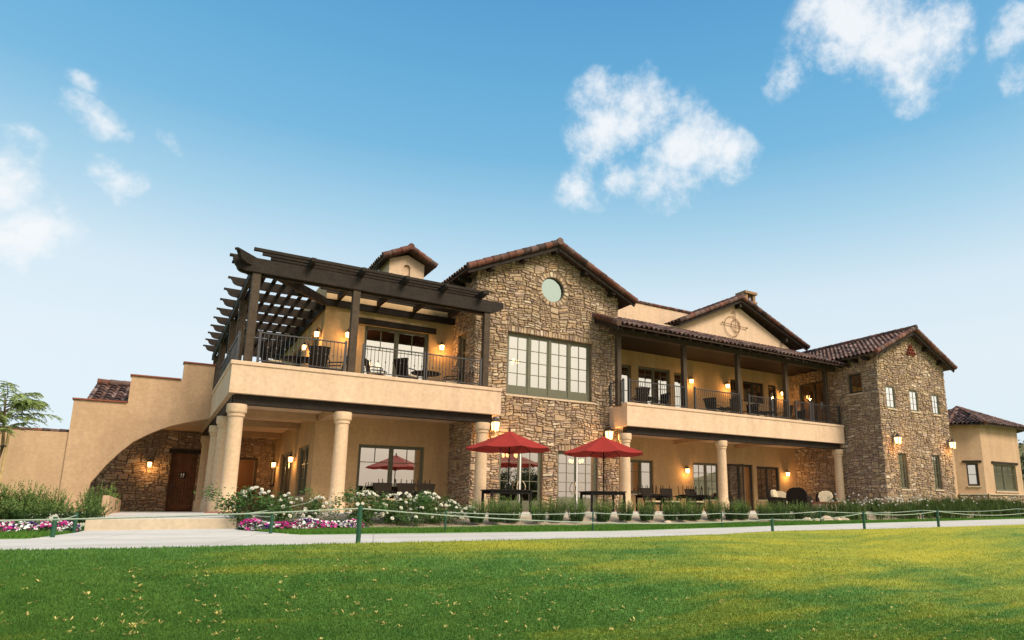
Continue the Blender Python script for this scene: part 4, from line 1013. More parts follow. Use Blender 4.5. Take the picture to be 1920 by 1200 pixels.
for s_ in range(3):
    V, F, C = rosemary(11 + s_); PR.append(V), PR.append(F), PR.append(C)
ro = [(8.25, 'bushy low rosemary shrub just right of the stone corner column'), (8.85, 'rosemary shrub in front of the left red umbrella table'), (9.55, 'rosemary shrub between the left red umbrella table and the french door'),
      (10.3, 'rosemary shrub at the left edge of the right hand french doors'), (10.95, 'full rosemary shrub before the right hand french doors'), (12.0, 'rosemary shrub under the right red umbrella'),
      (12.75, 'rosemary shrub behind the thin rope post at the right umbrella'), (14.5, 'rosemary shrub before the dark stacked tables'), (15.15, 'slender rosemary shrub before the middle of the dark tables'),
      (15.75, 'rosemary shrub before the right end of the dark tables'), (16.65, 'rosemary shrub left of the single middle column'), (17.5, 'tall rosemary shrub at the single middle column'), (18.1, 'rosemary shrub right of the single middle column'),
      (18.95, 'rosemary shrub before the open french door'), (19.55, 'low rosemary shrub right of the open french door'), (20.35, 'low rosemary shrub left of the lounge chairs'), (13.65, 'tall rosemary shrub right of the right umbrella table'), (20.95, 'rosemary shrub before the leftmost lounge chair'), (7.65, 'small rosemary shrub beside the last white rose bush')]
protos = []
for i, (x, lab) in enumerate(ro):
    y = 17.55 + rnd.uniform(-.15, .15); z = float(gz(x, y)) + .02
    if i < 3:
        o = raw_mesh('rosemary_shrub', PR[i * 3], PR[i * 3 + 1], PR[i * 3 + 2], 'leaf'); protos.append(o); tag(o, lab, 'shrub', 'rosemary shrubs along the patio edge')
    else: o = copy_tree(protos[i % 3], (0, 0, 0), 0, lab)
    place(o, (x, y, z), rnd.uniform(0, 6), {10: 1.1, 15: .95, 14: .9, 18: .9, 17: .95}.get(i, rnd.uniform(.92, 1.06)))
for i, (x, y, s, lab) in enumerate([(-4.6, 19.3, 1.2, 'broad rosemary bush at the left edge of the photo'), (-3.7, 19.2, 1.25, 'dense hedge rosemary second from the left edge'), (-2.9, 19.3, 1.2, 'dense hedge rosemary in the middle of the left bed'),
        (-2.1, 19.2, 1.25, 'dense hedge rosemary left of the planter wall end'), (-1.12, 19.1, 1.2, 'rosemary bush leaning over the low planter wall'), (-5.5, 19.4, 1.2, 'rosemary bush beyond the left edge of the photo'),
        (-3.3, 23, 1.4, 'upright dark shrub against the stucco garden wall, nearest the tree'), (-2.65, 23, 1.45, 'upright dark shrub against the stucco garden wall, next to the stair wall'), (-2.05, 23.3, 1.2, 'small spiky shrub at the foot of the stair wall'), (-1.05, 24.5, 1.4, 'small dark shrub at the foot of the arch')]):
    o = copy_tree(protos[i % 3], (x, y, -.25 if y < 20 else -.3), rnd.uniform(0, 6), lab, s); o['group'] = 'hedge shrubs left of the entry'
    if y < 20: o.scale = (s * 1.5, s * 1.35, s * .60)
# roses
def rose_foliage(seed, n=1500):
    rs = np.random.RandomState(seed); cl = rs.normal(size=(16, 3)) * np.array([.27, .2, .17]) + np.array([0, 0, .42]); k = rs.randint(0, 16, n)
    B = cl[k] + rs.normal(size=(n, 3)) * .10; B[:, 2] = np.abs(B[:, 2]); D_ = rs.normal(size=(n, 3)); D_[:, 2] = np.abs(D_[:, 2]) * .5; D_ /= np.linalg.norm(D_, axis=1)[:, None]
    C = np.array([.07, .13, .035]) * rs.uniform(.6, 1.7, n)[:, None]
    return tri_leaves(B, D_, rs.uniform(.045, .08, n), rs.uniform(.012, .02, n), C, rs)
def bloom_mesh():
    mb = MB()
    for ring, (r, z, k, op) in enumerate(((.048, .0, 6, .0), (.036, .012, 5, .5), (.02, .02, 4, 1))):
        for i in range(k):
            a = 2 * math.pi * (i + .5 * ring) / k; c, s = math.cos(a), math.sin(a); w_ = r * .75
            mb.tint((.92 - .02 * ring, .90 - .04 * ring, .84 - .1 * ring))
            p = lambda u, v, zz: (c * u - s * v, s * u + c * v, zz)
            mb.add([p(0, 0, z), p(r * .6, -w_, z + .012 + op * .015), p(r, -w_ * .4, z + .02 + op * .02), p(r, w_ * .4, z + .02 + op * .02), p(r * .6, w_, z + .012 + op * .015)], [(0, 1, 2, 3, 4)])
    return mb
bl_mesh = None
roses = [(2.2, 17.9, .85, 9, 'tall thin white rose bush beside the corner column'), (2.9, 17.9, .72, 13, 'white rose bush behind the left part of the petunia bed'), (3.62, 17.95, .62, 11, 'low round white rose bush before the second column'),
         (4.7, 17.75, .85, 18, 'big white rose bush at the right end of the petunia bed'), (5.55, 17.7, .88, 17, 'white rose bush before the lower curtained window'), (6.3, 17.75, .85, 17, 'white rose bush before the upturned chairs'), (6.95, 17.7, .66, 12, 'loose white rose bush left of the stone side wall'), (7.45, 17.5, .5, 6, 'low sparse white rose bush beside the rosemary row'), (5.9, 17.2, .5, 3, 'short rose bush with few blooms at the bed edge')]
for i, (x, y, s, nb, lab) in enumerate(roses):
    s *= 1.17
    e = empty('rose_bush', (x, y, float(gz(x, y)) + .02), lab, 'rose bush', 'white rose bushes before the left terrace')
    V, F, C = rose_foliage(30 + i, int(2400 * s)); V = V * np.array([1.1, 1, 1.0]) * s * 1.05
    raw_mesh('foliage', V, F, C, 'leaf', e)
    for k in range(int(nb * 2.4)):
        a, ph = rnd.uniform(0, 6.28), rnd.uniform(.0, 1.95)
        d = Vector((math.cos(a) * math.sin(ph) * .48, math.sin(a) * math.sin(ph) * .42 - .06, .36 + .50 * math.cos(ph))) * s
        if bl_mesh is None: b = bloom_mesh().build('rose_bloom', 'petal'); b.parent = e; bl_mesh = b.data
        else: b = bpy.data.objects.new('rose_bloom', bl_mesh); COL.objects.link(b); b.parent = e
        b.location = d; b.rotation_euler = (rnd.uniform(.1, 1.2), rnd.uniform(-.5, .5), rnd.uniform(-1, 1)); q = rnd.uniform(.7, 1.05); b.scale = (q, q, q)
# petunia beds: a carpet of small flowers
def petunias(x0, x1, y0, y1, n, seed, label):
    rs = np.random.RandomState(seed); X, Y = rs.uniform(x0, x1, n), rs.uniform(y0, y1, n)
    edge = np.minimum(np.minimum(X - x0, x1 - X), np.minimum(Y - y0, y1 - Y)); hgt = .24 * np.clip(edge / .3, .15, 1) ** .5 * (.8 + .3 * np.sin(X * 5 + 1) * np.cos(Y * 6))
    Z = gz(X, Y) + hgt * rs.uniform(.75, 1.08, n)
    kind = np.clip(np.sin(X * 7.1 + seed) + np.cos(Y * 9.3 + X * 3) + rs.normal(0, .9, n), -2.5, 2.5)
    cols = np.where((kind < -.75)[:, None], np.array([.50, .025, .22]), np.where((kind < .0)[:, None], np.array([.64, .08, .33]), np.where((kind < 1.6)[:, None], np.array([.88, .86, .82]), np.array([.09, .016, .16]))))
    cols = cols * rs.uniform(.8, 1.15, n)[:, None]
    nrm = np.stack([rs.normal(0, .5, n), rs.normal(-.45, .5, n), np.ones(n)], 1); nrm /= np.linalg.norm(nrm, axis=1)[:, None]
    a = np.cross(nrm, np.array([1., .2, .1])); a /= np.linalg.norm(a, axis=1)[:, None]; b = np.cross(nrm, a); R = rs.uniform(.026, .046, n)
    c = np.stack([X, Y, Z], 1); V = [c - nrm * .012]; F = []; k = 10
    for i in range(k):
        t = 2 * math.pi * i / k; rr_ = R * (1.0 if i % 2 else .8); V.append(c + (a * math.cos(t) + b * math.sin(t)) * rr_[:, None])
    i0 = np.arange(n)
    for i in range(k): F.append(np.stack([i0, i0 + n * (1 + i), i0 + n * (1 + (i + 1) % k)], 1))
    V = np.concatenate(V); F = np.concatenate(F); C = np.tile(cols, (k, 1))
    m_ = n * 3; LX, LY = rs.uniform(x0, x1, m_), rs.uniform(y0, y1, m_); e2 = np.minimum(np.minimum(LX - x0, x1 - LX), np.minimum(LY - y0, y1 - LY)); h2 = .2 * np.clip(e2 / .3, .15, 1) ** .5
    B = np.stack([LX, LY, gz(LX, LY) + h2 * rs.uniform(0, 1.05, m_)], 1); D_ = rs.normal(size=(m_, 3)); D_[:, 2] = np.abs(D_[:, 2]); D_ /= np.linalg.norm(D_, axis=1)[:, None]
    V2, F2, C2 = tri_leaves(B, D_, rs.uniform(.04, .07, m_), rs.uniform(.012, .018, m_), np.array([.04, .085, .022]) * rs.uniform(.6, 1.6, m_)[:, None], rs)
    F2 = np.concatenate([F2[:, [0, 1, 2]], F2[:, [0, 2, 3]]]); C2 = np.concatenate([C2, C2])
    return tag(raw_mesh('petunia_bed', np.concatenate([V, V2]), np.concatenate([F, F2 + len(V)]), np.concatenate([C, C2]), 'petal'), label, 'flower bed', kind='stuff')
petunias(1.75, 4.6, 16.75, 17.75, 1500, 4, 'bed of pink, white and purple petunias right of the entry walk')
petunias(-4.9, -1.02, 17.2, 18.5, 1700, 9, 'bed of pink, white and purple petunias left of the entry walk')
# strap-leaved bed with white flowers before the tower
rs = np.random.RandomState(21); n = 9000; X = rs.uniform(23.6, 42, n); Y = rs.uniform(17.0, 19.6, n); X += np.where(Y > 18.4, rs.uniform(-.4, .3, n), 0)
cl = rs.uniform(0, 1, (260, 2)); cl = cl * np.array([18.4, 2.6]) + np.array([23.6, 17.0]); ki = rs.randint(0, 260, n)
X = cl[ki, 0] + rs.normal(0, .10, n); Y = cl[ki, 1] + rs.normal(0, .10, n); Z0 = gz(X, Y)
a = rs.uniform(0, 6.283, n); L = rs.uniform(.5, .88, n); out = rs.uniform(.05, .55, n); Wd = rs.uniform(.007, .013, n)
sx, sy = -np.sin(a) * Wd, np.cos(a) * Wd; V, F = [], []
for (s, w_) in ((0, 1), (.4, 1), (.75, .8), (1, .1)):
    hx = np.cos(a) * out * L * s ** 1.8; hy = np.sin(a) * out * L * s ** 1.8; hz = L * (s - .38 * out * s ** 3)
    V += [np.stack([X + hx - sx * w_, Y + hy - sy * w_, Z0 + hz], 1), np.stack([X + hx + sx * w_, Y + hy + sy * w_, Z0 + hz], 1)]
i = np.arange(n)
for q in range(3): F.append(np.stack([i + n * 2 * q, i + n * (2 * q + 1), i + n * (2 * q + 3), i + n * (2 * q + 2)], 1))
k1 = rs.uniform(0, 1, n)[:, None]; C = np.array([.035, .075, .016]) * (1 - k1) + np.array([.105, .145, .035]) * k1
nf = 130; fx, fy = rs.uniform(23.6, 42, nf), rs.uniform(17.1, 19.4, nf); fx[:60] = rs.uniform(23.6, 30, 60); fz = gz(fx, fy) + rs.uniform(.62, .98, nf)
FV, FF = [], []
c = np.stack([fx, fy, fz], 1); base = sum(len(v) for v in V)
for q in range(4):
    t = q * math.pi / 4; d1 = np.array([math.cos(t) * .045, math.sin(t) * .045, .02]); d2 = np.array([-math.sin(t) * .014, math.cos(t) * .014, .045])
    o = base + nf * 4 * q; FV += [c - d1, c - d2 * .5, c + d1, c + d2]; j = np.arange(nf); FF.append(np.stack([o + j, o + nf + j, o + 2 * nf + j, o + 3 * nf + j], 1))
tag(raw_mesh('lily_bed', np.concatenate(V + FV), np.concatenate(F + FF), np.concatenate([np.tile(C, (3, 1)), np.tile(np.array([[.8, .76, .7]]), (nf * 4, 1))]), 'leaf'), 'thick bed of strap leaved lilies with small white flowers below the stone tower', 'flower bed', kind='stuff')
# loose low shrubs and pale rocks before the lounge chairs
def low_shrub(seed):
    rs = np.random.RandomState(seed); n = 700; cl = rs.normal(size=(9, 3)) * np.array([.2, .14, .07]) + np.array([0, 0, .2]); k = rs.randint(0, 9, n)
    B = cl[k] + rs.normal(size=(n, 3)) * .06; B[:, 2] = np.abs(B[:, 2]); D_ = rs.normal(size=(n, 3)); D_[:, 2] = np.abs(D_[:, 2]) + .3; D_ /= np.linalg.norm(D_, axis=1)[:, None]
    return tri_leaves(B, D_, rs.uniform(.05, .09, n), rs.uniform(.009, .015, n), np.array([.06, .105, .03]) * rs.uniform(.6, 1.7, n)[:, None], rs)
p0 = None
for i, (x, y, lab) in enumerate([(21.5, 17.5, 'loose low shrub below the back of the big lounge chair'), (22.0, 17.3, 'loose low shrub with gaps in front of the stone fire pit'), (22.6, 17.6, 'loose low shrub right of the stone fire pit'), (19.9, 17.2, 'ground hugging shrub at the left end of the pale rocks'), (23.2, 17.4, 'loose shrub meeting the strap leaved lily bed')]):
    if p0 is None: V, F, C = low_shrub(70); p0 = o = raw_mesh('low_shrub', V, F, C, 'leaf'); tag(o, lab, 'shrub', 'loose shrubs before the lounge chairs')
    else: o = copy_tree(p0, (0, 0, 0), 0, lab)
    place(o, (x, y, float(gz(x, y)) + .02), rnd.uniform(0, 6), rnd.uniform(1.0, 1.35))
p0 = None
for i, (x, y, s, lab) in enumerate([(20.6, 16.85, 1.0, 'pale rock at the left end of the row below the lounge chairs'), (21.1, 16.8, .8, 'small pale rock left of the largest rock'), (21.7, 16.85, 1.25, 'largest pale rock in the bed below the lounge chairs'), (22.3, 16.8, 1.0, 'flat pale rock right of the largest rock'), (22.9, 16.9, .9, 'pale rock beside the strap leaved lilies'), (13.95, 16.9, .7, 'small white rock among the rosemary shrubs')]):
    if p0 is None:
        mb = MB(); mb.lathe([(.02, 0), (.2, .0), (.24, .07), (.2, .15), (.12, .2), (.02, .21)], n=9)
        mb.v = [(a * rnd.uniform(.8, 1.2) * 1.2, b * rnd.uniform(.8, 1.2), c * rnd.uniform(.85, 1.15)) for a, b, c in mb.v]; p0 = o = mb.build('rock', 'sill'); tag(o, lab, 'rock', 'pale rocks in the bed')
    else: o = copy_tree(p0, (0, 0, 0), 0, lab)
    place(o, (x, y, float(gz(x, y)) - .01), rnd.uniform(0, 6), s * .8)
# young tree with stakes at the left edge
TR = empty('young_tree', (-3.45, 24, -.3), 'slender young tree with feathery leaves tied to two timber stakes by the garden wall', 'tree')
MB().tube([(-3.45, 24, -.3), (-3.40, 24, .8), (-3.36, 24.02, 1.8), (-3.42, 24, 2.5), (-3.5, 24.02, 3.2)], [.05, .045, .04, .03, .015], 8).build('trunk', 'bark', TR, smooth=True)
for x in (-3.28, -3.66): MB().tube([(x, 23.9, -.3), (x + .02, 23.9, 2.3)], .035, 8).build('stake', 'stake', TR)
MB().tube([(-3.68, 23.88, 1.75), (-3.26, 23.86, 1.78)], .02, 5).tube([(-3.3, 23.86, 1.78), (-3.36, 24.04, 1.78)], .02, 5).build('tree_tie', 'iron', TR)
rs = np.random.RandomState(77); Bs, Ds, Ls, Ws, Cs = [], [], [], [], []
TWIG = MB()
for k in range(30):
    a = rs.uniform(0, 6.283); h = rs.uniform(2.0, 3.3); L = rs.uniform(.5, .95) * (1.2 - .28 * (h - 2.0)); lift = rs.uniform(.25, .95)
    bp = lambda q: np.array([-3.45 + math.cos(a) * L * q, 24 + math.sin(a) * L * q, h + L * (lift * q - .35 * q * q)])
    TWIG.tube([bp(q) for q in (0, .35, .7, 1)], [.012, .009, .006, .004], 5)
    for q in np.linspace(.3, 1.0, 7):
        for sg in (-1, 1):
            aa = a + sg * rs.uniform(.35, 1.1); l2 = rs.uniform(.22, .42); n_ = 15; s_ = np.linspace(.1, 1, n_); dr_ = rs.uniform(-.1, .35); b0 = bp(q)
            P = np.stack([b0[0] + math.cos(aa) * l2 * s_, b0[1] + math.sin(aa) * l2 * s_, b0[2] + l2 * (dr_ * s_ - .45 * s_ ** 2)], 1)
            tan = np.gradient(P, axis=0); tan /= np.linalg.norm(tan, axis=1)[:, None]; sd = np.cross(tan, np.array([0, 0, 1.])); sd /= np.linalg.norm(sd, axis=1)[:, None]
            kk = rs.uniform(.6, 1.9)
            for s2 in (-1, 1):
                d = sd * s2 + tan * .5 + np.array([0, 0, -.2]) + rs.normal(0, .12, P.shape); d /= np.linalg.norm(d, axis=1)[:, None]
                Bs.append(P); Ds.append(d); Ls.append(np.full(n_, .075) * (1.15 - .6 * s_)); Ws.append(np.full(n_, .013)); Cs.append(np.array([.20, .25, .085]) * kk * rs.uniform(.8, 1.2, n_)[:, None])
TWIG.build('branches', 'bark', TR)
V, F, C = tri_leaves(np.concatenate(Bs), np.concatenate(Ds), np.concatenate(Ls), np.concatenate(Ws), np.concatenate(Cs), rs)
V = V - np.array([-3.45, 24, -.3]); raw_mesh('crown', V, F, C, 'leaf', TR)
rs = np.random.RandomState(61); TB = empty('broad_tree', (57, -62, -1.4), 'broad dark tree standing behind the photographer', 'tree')
MB().tube([(57, -62, -1.4), (57.2, -62, 1.5), (56.9, -62, 4)], [.5, .4, .25], 10).build('trunk', 'bark', TB, smooth=True)
n = 12000; cl = rs.normal(size=(40, 3)) * np.array([2.4, 2.0, 1.9]) + np.array([0, 0, 5.2]); k = rs.randint(0, 40, n); Bp = cl[k] + rs.normal(size=(n, 3)) * .7; D_ = rs.normal(size=(n, 3)); D_ /= np.linalg.norm(D_, axis=1)[:, None]
V, F, C = tri_leaves(Bp, D_, rs.uniform(.3, .5, n), rs.uniform(.09, .15, n), np.array([.05, .07, .025]) * rs.uniform(.5, 1.6, n)[:, None], rs); raw_mesh('crown', V, F, C, 'leaf', TB)
# ------------------------------------------------------------------ garden walls
GW = empty('garden_wall', (-5.5, 30.8, -.3), 'low tan stucco garden wall with tile coping at the left edge', 'wall')
MB().box(-9.5, -2.56, 30.78, 31.05, -.3, 2.84).build('wall', 'stucco', GW); mb = MB(); mb.tint((.2, .07, .045)); barrel_row(mb, (-9.5, 30.9, 2.88), (-2.56, 30.9, 2.88), r=.075, seg=.25, n=8); mb.build('coping', 'tile', GW, smooth=True)
tag(MB().box(-.84, -.70, 20, 30.4, -.35, .43).build('planter_wall', 'stucco', bevel=.015), 'low stucco planter wall running back beside the entry', 'wall')
# bushes on the far hill at the right edge
rs = np.random.RandomState(90); n = 6000; A = rs.uniform(320, 470, n); Bv = rs.uniform(100, 190, n); u, v = (A - 430) / 150, (Bv - 185) / 130; R = np.sqrt(u * u + v * v)
Z = 34 * np.clip(1 - R, 0, 1) ** .8 * (1 + .25 * np.sin(u * 7 + 1) * np.cos(v * 5)) - 1.5; cl = rs.randint(0, 300, n); A = A[cl] + rs.normal(0, 1.6, n); Bv = Bv[cl] + rs.normal(0, 1.6, n); Z = Z[cl] + rs.uniform(0, 3.2, n)
D_ = rs.normal(size=(n, 3)); D_ /= np.linalg.norm(D_, axis=1)[:, None]
V, F, C = tri_leaves(np.stack([A, Bv, Z], 1), D_, rs.uniform(.8, 1.6, n), rs.uniform(.4, .7, n), np.array([.045, .065, .025]) * rs.uniform(.5, 1.5, n)[:, None], rs)
tag(raw_mesh('hill_scrub', V, F, C, 'leaf'), 'dark scrub and trees scattered over the far hillside', 'scrub', kind='stuff')
# ================================================================== ROPE FENCES
def rope_fence(posts, label, h, w, round_=True, sag=.10):
    x0, y0 = posts[0][:2]; e = empty('rope_fence', (x0, y0, -.45), label, 'rope fence')
    tops = []
    for x, y, hh in posts:
        z = float(zp(x)) if y < yback(x) else float(gz(x, y)); tops.append(Vector((x, y, z + hh)))
        mb = MB(); mb.lathe([(w, -.15), (w, hh - .02), (w * .9, hh)], (x, y, z), 10 if round_ else 4); mb.build('post', 'greenpost', e, smooth=round_)
    for a, b in zip(tops[:-1], tops[1:]):
        L = (b - a).length; s = sag * min(1.6, L / 4); pts = [a.lerp(b, k / 14) + Vector((0, 0, -.045 - s * 4 * (k / 14) * (1 - k / 14))) for k in range(15)]
        MB().tube(pts, .011, 5).build('rope', 'rope', e, smooth=True)
rope_fence([(-9, 10.9, .55), (2.83, 10.93, .58), (13.45, 12.1, .34), (16.2, 11.35, .47), (19.1, 10.95, .50), (25.3, 10.65, .52), (33, 10.5, .52)], 'near rope fence of green posts along the lawn edge of the path', .55, .037)
rope_fence([(5.95, 15.36, .50), (9.85, 14.98, .50), (14.6, 15.12, .45), (19.3, 15.2, .47), (25.6, 15.3, .46), (33.5, 15.4, .48), (44, 15.4, .5)], 'far rope fence of thin green posts along the building side of the path', .5, .022, sag=.05)
rope_fence([(2.28, 15.75, .52), (1.98, 17.3, .42), (3.6, 18.2, .5)], 'short rope fence around the right hand corner of the entry walk', .5, .035, sag=.06)
rope_fence([(-9, 15.8, .5), (-1.28, 15.45, .50), (-1.1, 17.2, .40)], 'short rope fence around the left hand corner of the entry walk', .5, .035, sag=.05)
# ================================================================== LANTERNS
def lantern(big, label):
    e = empty('wall_lantern', (0, 0, 0), label, 'lantern', 'lit lanterns on the walls')
    k = 1.38 if big else .85; w0, w1, h, d = .095 * k, .075 * k, .25 * k, .20 * k
    zt, zb = .10 * k, .10 * k - h
    MB().box(-.055 * k, .055 * k, -.025, .0, -.10 * k, .20 * k).build('backplate', 'iron', e, bevel=.006)
    MB().tube([(0, -.02, .15 * k), (0, -.10 * k, .30 * k), (0, -d, .30 * k), (0, -d, .20 * k)], .014 * k, 6).build('bracket', 'iron', e, smooth=True)
    mb = MB()
    g = [(-w1, -d - w1, zb), (w1, -d - w1, zb), (w1, -d + w1, zb), (-w1, -d + w1, zb), (-w0, -d - w0, zt), (w0, -d - w0, zt), (w0, -d + w0, zt), (-w0, -d + w0, zt)]
    mb.hexa(g); mb.build('lamp_glass', 'lamp_big' if big else 'lamp', e)
    mb = MB()
    for i in range(4): mb.bar(g[i], g[i + 4], .016 * k, .016 * k, (0, 1, .01)); mb.bar(g[i], g[(i + 1) % 4], .016 * k, .014 * k); mb.bar(g[i + 4], g[4 + (i + 1) % 4], .018 * k, .016 * k)
    mb.box(-w1, w1, -d - w1, -d + w1, zb - .02 * k, zb - .004); mb.lathe([(.02 * k, -.06 * k), (.03 * k, -.03 * k), (.03 * k, 0)], (0, -d, zb - .015 * k), 8)
    mb.build('cage', 'iron', e)
    mb = MB(); mb.lathe([(w0 * 1.62, zt + .004), (w0 * 1.62, zt + .018 * k), (w0 * .95, zt + .07 * k), (w0 * .55, zt + .085 * k), (w0 * .5, zt + .12 * k), (w0 * .2, zt + .14 * k)], (0, -d, 0), 4 if big else 8)
    mb.v = [((x * math.cos(.785) - (y + d) * math.sin(.785)), -d + (x * math.sin(.785) + (y + d) * math.cos(.785)), z) for x, y, z in mb.v]; mb.build('hood', 'iron', e)
    l = bpy.data.lights.new('lamp_light', 'POINT'); l.energy = 34 if big else 17; l.color = (1, .52, .17); l.shadow_soft_size = .06
    o = bpy.data.objects.new('lamp_light', l); COL.objects.link(o); o.parent = e; o.location = (0, -d - .17 * k, zb - .03)
    return e
A = lantern(False, 'lit lantern right of the upper terrace sliding door under the pergola')
place(A, (9.85, YI - .005, 6.87))
sm = [(5.98, YI - .005, 6.86, 0, 'lit lantern half hidden behind the middle pergola post'), (5.095, 27.3, 6.86, -1, 'lit lantern at the outer corner of the upper left terrace wall'), (5.095, 29.75, 6.82, -1, 'lit lantern farther back on the upper left terrace side wall'),
      (5.095, 30.6, 2.16, -1, 'lit lantern beside the nearest window on the lower porch side wall'), (5.095, 35.1, 2.18, -1, 'lit lantern beside the menu board on the lower porch side wall'), (.02, 36.35, 2.08, 0, 'lit lantern on the stone wall left of the plank door'),
      (23.95, YI - .005, 6.9, 0, 'leftmost lit lantern on the right balcony wall'), (26.65, YI - .005, 6.9, 0, 'middle lit lantern on the right balcony wall'), (31.2, YI - .005, 6.9, 0, 'right lit lantern on the right balcony wall beside the stone tower'),
      (23.5, YI - .005, 2.08, 0, 'lit lantern on the lower right porch wall above the dark tables'), (31.25, YI - .005, 2.12, 0, 'lit lantern on the lower right porch wall above the lounge chairs')]
for x, y, z, r_, lab in sm: copy_tree(A, (x, y, z), r_ * math.pi / 2, lab)
B = lantern(True, 'large lit lantern on the stone wall above the left red umbrella'); place(B, (11.28, 24.49, 3.36))
for x, y, z, lab in ((16.78, 24.49, 3.34, 'large lit lantern on the stone wall above the right red umbrella'), (33.05, YT - .06, 3.72, 'large lit lantern at the left corner of the stone tower front'), (38.42, YT - .06, 3.74, 'large lit lantern at the right corner of the stone tower front')): copy_tree(B, (x, y, z), 0, lab)
# chandeliers glimpsed through the glass
def chandelier(label):
    e = empty('chandelier', (0, 0, 0), label, 'chandelier', 'chandeliers seen through the windows')
    mb = MB(); mb.tube([(0, 0, 0), (0, 0, 1.0)], .015, 5)
    for k in range(5):
        a = 2 * math.pi * k / 5; c, s = math.cos(a), math.sin(a); mb.tube([(0, 0, .05), (.16 * c, .16 * s, -.05), (.30 * c, .30 * s, .02)], .012, 5)
    mb.build('arms', 'iron', e)
    for k in range(5):
        a = 2 * math.pi * k / 5; MB().lathe([(.03, 0), (.055, .05), (.06, .12), (.045, .16)], (.30 * math.cos(a), .30 * math.sin(a), .03), 10).build('shade', 'bulb', e, smooth=True)
    return e
cd = chandelier('chandelier behind the left french doors'); place(cd, (12.9, 26.1, 2.25))
copy_tree(cd, (16.3, 26.2, 2.15), .4, 'chandelier behind the right french doors'); copy_tree(cd, (12.75, 26.0, 6.35), .9, 'chandelier behind the wide upper window of the stone front'); copy_tree(cd, (7.4, 28.3, 5.95), .2, 'chandelier behind the upper terrace sliding door')
# ================================================================== WALL ORNAMENT, SIGN, BOARD
WO = empty('wall_ornament', (27.5, YI - .06, 10.62), 'rust brown iron ornament of a crossed arrow and two rings on the stucco gable', 'wall ornament')
def ring(r, cx, cz, w_=.017, n=40):
    return MB().tube([(cx + r * math.cos(2 * math.pi * k / n), YI - .06, cz + r * math.sin(2 * math.pi * k / n)) for k in range(n + 1)], w_, 6)
ring(.60, 27.32, 10.50).build('ring', 'rust', WO, smooth=True); ring(.36, 27.62, 10.58).build('ring', 'rust', WO, smooth=True)
MB().tube([(27.58, YI - .1, 9.88), (27.55, YI - .1, 11.38), (27.42, YI - .1, 11.4)], .02, 6).lathe([(.02, -.06), (.05, 0), (.02, .06)], (27.4, YI - .1, 11.4), 8).build('arm', 'rust', WO, smooth=True)
MB().tube([(26.52, YI - .1, 10.62), (28.5, YI - .1, 10.56)], .02, 6).lathe([(.02, -.05), (.055, 0), (.02, .05)], (26.52, YI - .1, 10.62), 8).lathe([(.02, -.06), (.06, 0), (.02, .06)], (28.5, YI - .1, 10.56), 8).build('arm', 'rust', WO, smooth=True)
RS = empty('restroom_sign', (1.33, 36.48, 1.62), 'small dark sign with two white figures on the plank door', 'sign')
MB().box(1.21, 1.45, 36.45, 36.484, 1.5, 1.76).build('plate', 'plaque', RS, bevel=.01)
mb = MB()
for x, sk in ((1.285, 0), (1.375, 1)):
    mb.prism(circle(x, 1.72, .013, 10), lambda a, b, d: (a, d, b), 36.440, 36.449)
    body = [(x - .025, 1.70), (x + .025, 1.70), (x + (.035 if sk else .022), 1.645), (x + .012, 1.645), (x + .012, 1.59), (x - .012, 1.59), (x - .012, 1.645), (x - (.035 if sk else .022), 1.645)]
    mb.prism(body, lambda a, b, d: (a, d, b), 36.440, 36.449)
mb.box(1.25, 1.41, 36.440, 36.449, 1.545, 1.562); mb.build('pictogram', 'white', RS)
MN = empty('menu_board', (5.06, 35.9, 1.75), 'narrow dark framed board on the lower porch side wall', 'notice board')
mb = MB(); mb.box(5.04, 5.095, 35.5, 36.3, 1.2, 1.26); mb.box(5.04, 5.095, 35.5, 36.3, 2.26, 2.32); mb.box(5.04, 5.095, 35.5, 35.56, 1.26, 2.26); mb.box(5.04, 5.095, 36.24, 36.3, 1.26, 2.26); mb.build('frame', 'furn', MN); MB().box(5.065, 5.098, 35.56, 36.24, 1.26, 2.26).build('panel', 'sill', MN)
# ================================================================== CURTAINS
def curtain(x0, x1, y, z0, z1, x2, label, mat='curtain'):
    mb = MB(); n = 24; m_ = 8; o = 0
    for th in (0, .012):
        for j in range(m_ + 1):
            t = j / m_; b = x1 + (x2 - x1) * t ** 1.6
            for i in range(n + 1): mb.v.append((x0 + (b - x0) * i / n, y + th + .035 * math.sin(i * 1.7), z1 + (z0 - z1) * t))
    q = (n + 1) * (m_ + 1)
    for s_ in (0, q):
        for j in range(m_):
            for i in range(n): k = s_ + j * (n + 1) + i; mb.face((k, k + 1, k + n + 2, k + n + 1))
    tag(mb.build('curtain', mat, smooth=True), label, 'curtain', 'curtains inside the lower windows')
curtain(6.85, 7.35, 27.3, .7, 2.55, 6.98, 'white curtain drawn to the left inside the lower left window'); curtain(9.28, 8.8, 27.3, .7, 2.55, 9.15, 'white curtain drawn to the right inside the lower left window')
curtain(30.65, 29.9, 27.3, .7, 2.45, 30.5, 'patterned curtain swept to the right inside the window by the lounge chairs'); curtain(28.95, 29.25, 27.3, .7, 2.45, 29.0, 'patterned curtain swept to the left inside the window by the lounge chairs')
curtain(21.25, 20.75, 27.3, .9, 2.48, 21.1, 'white curtain inside the window behind the dark tables')
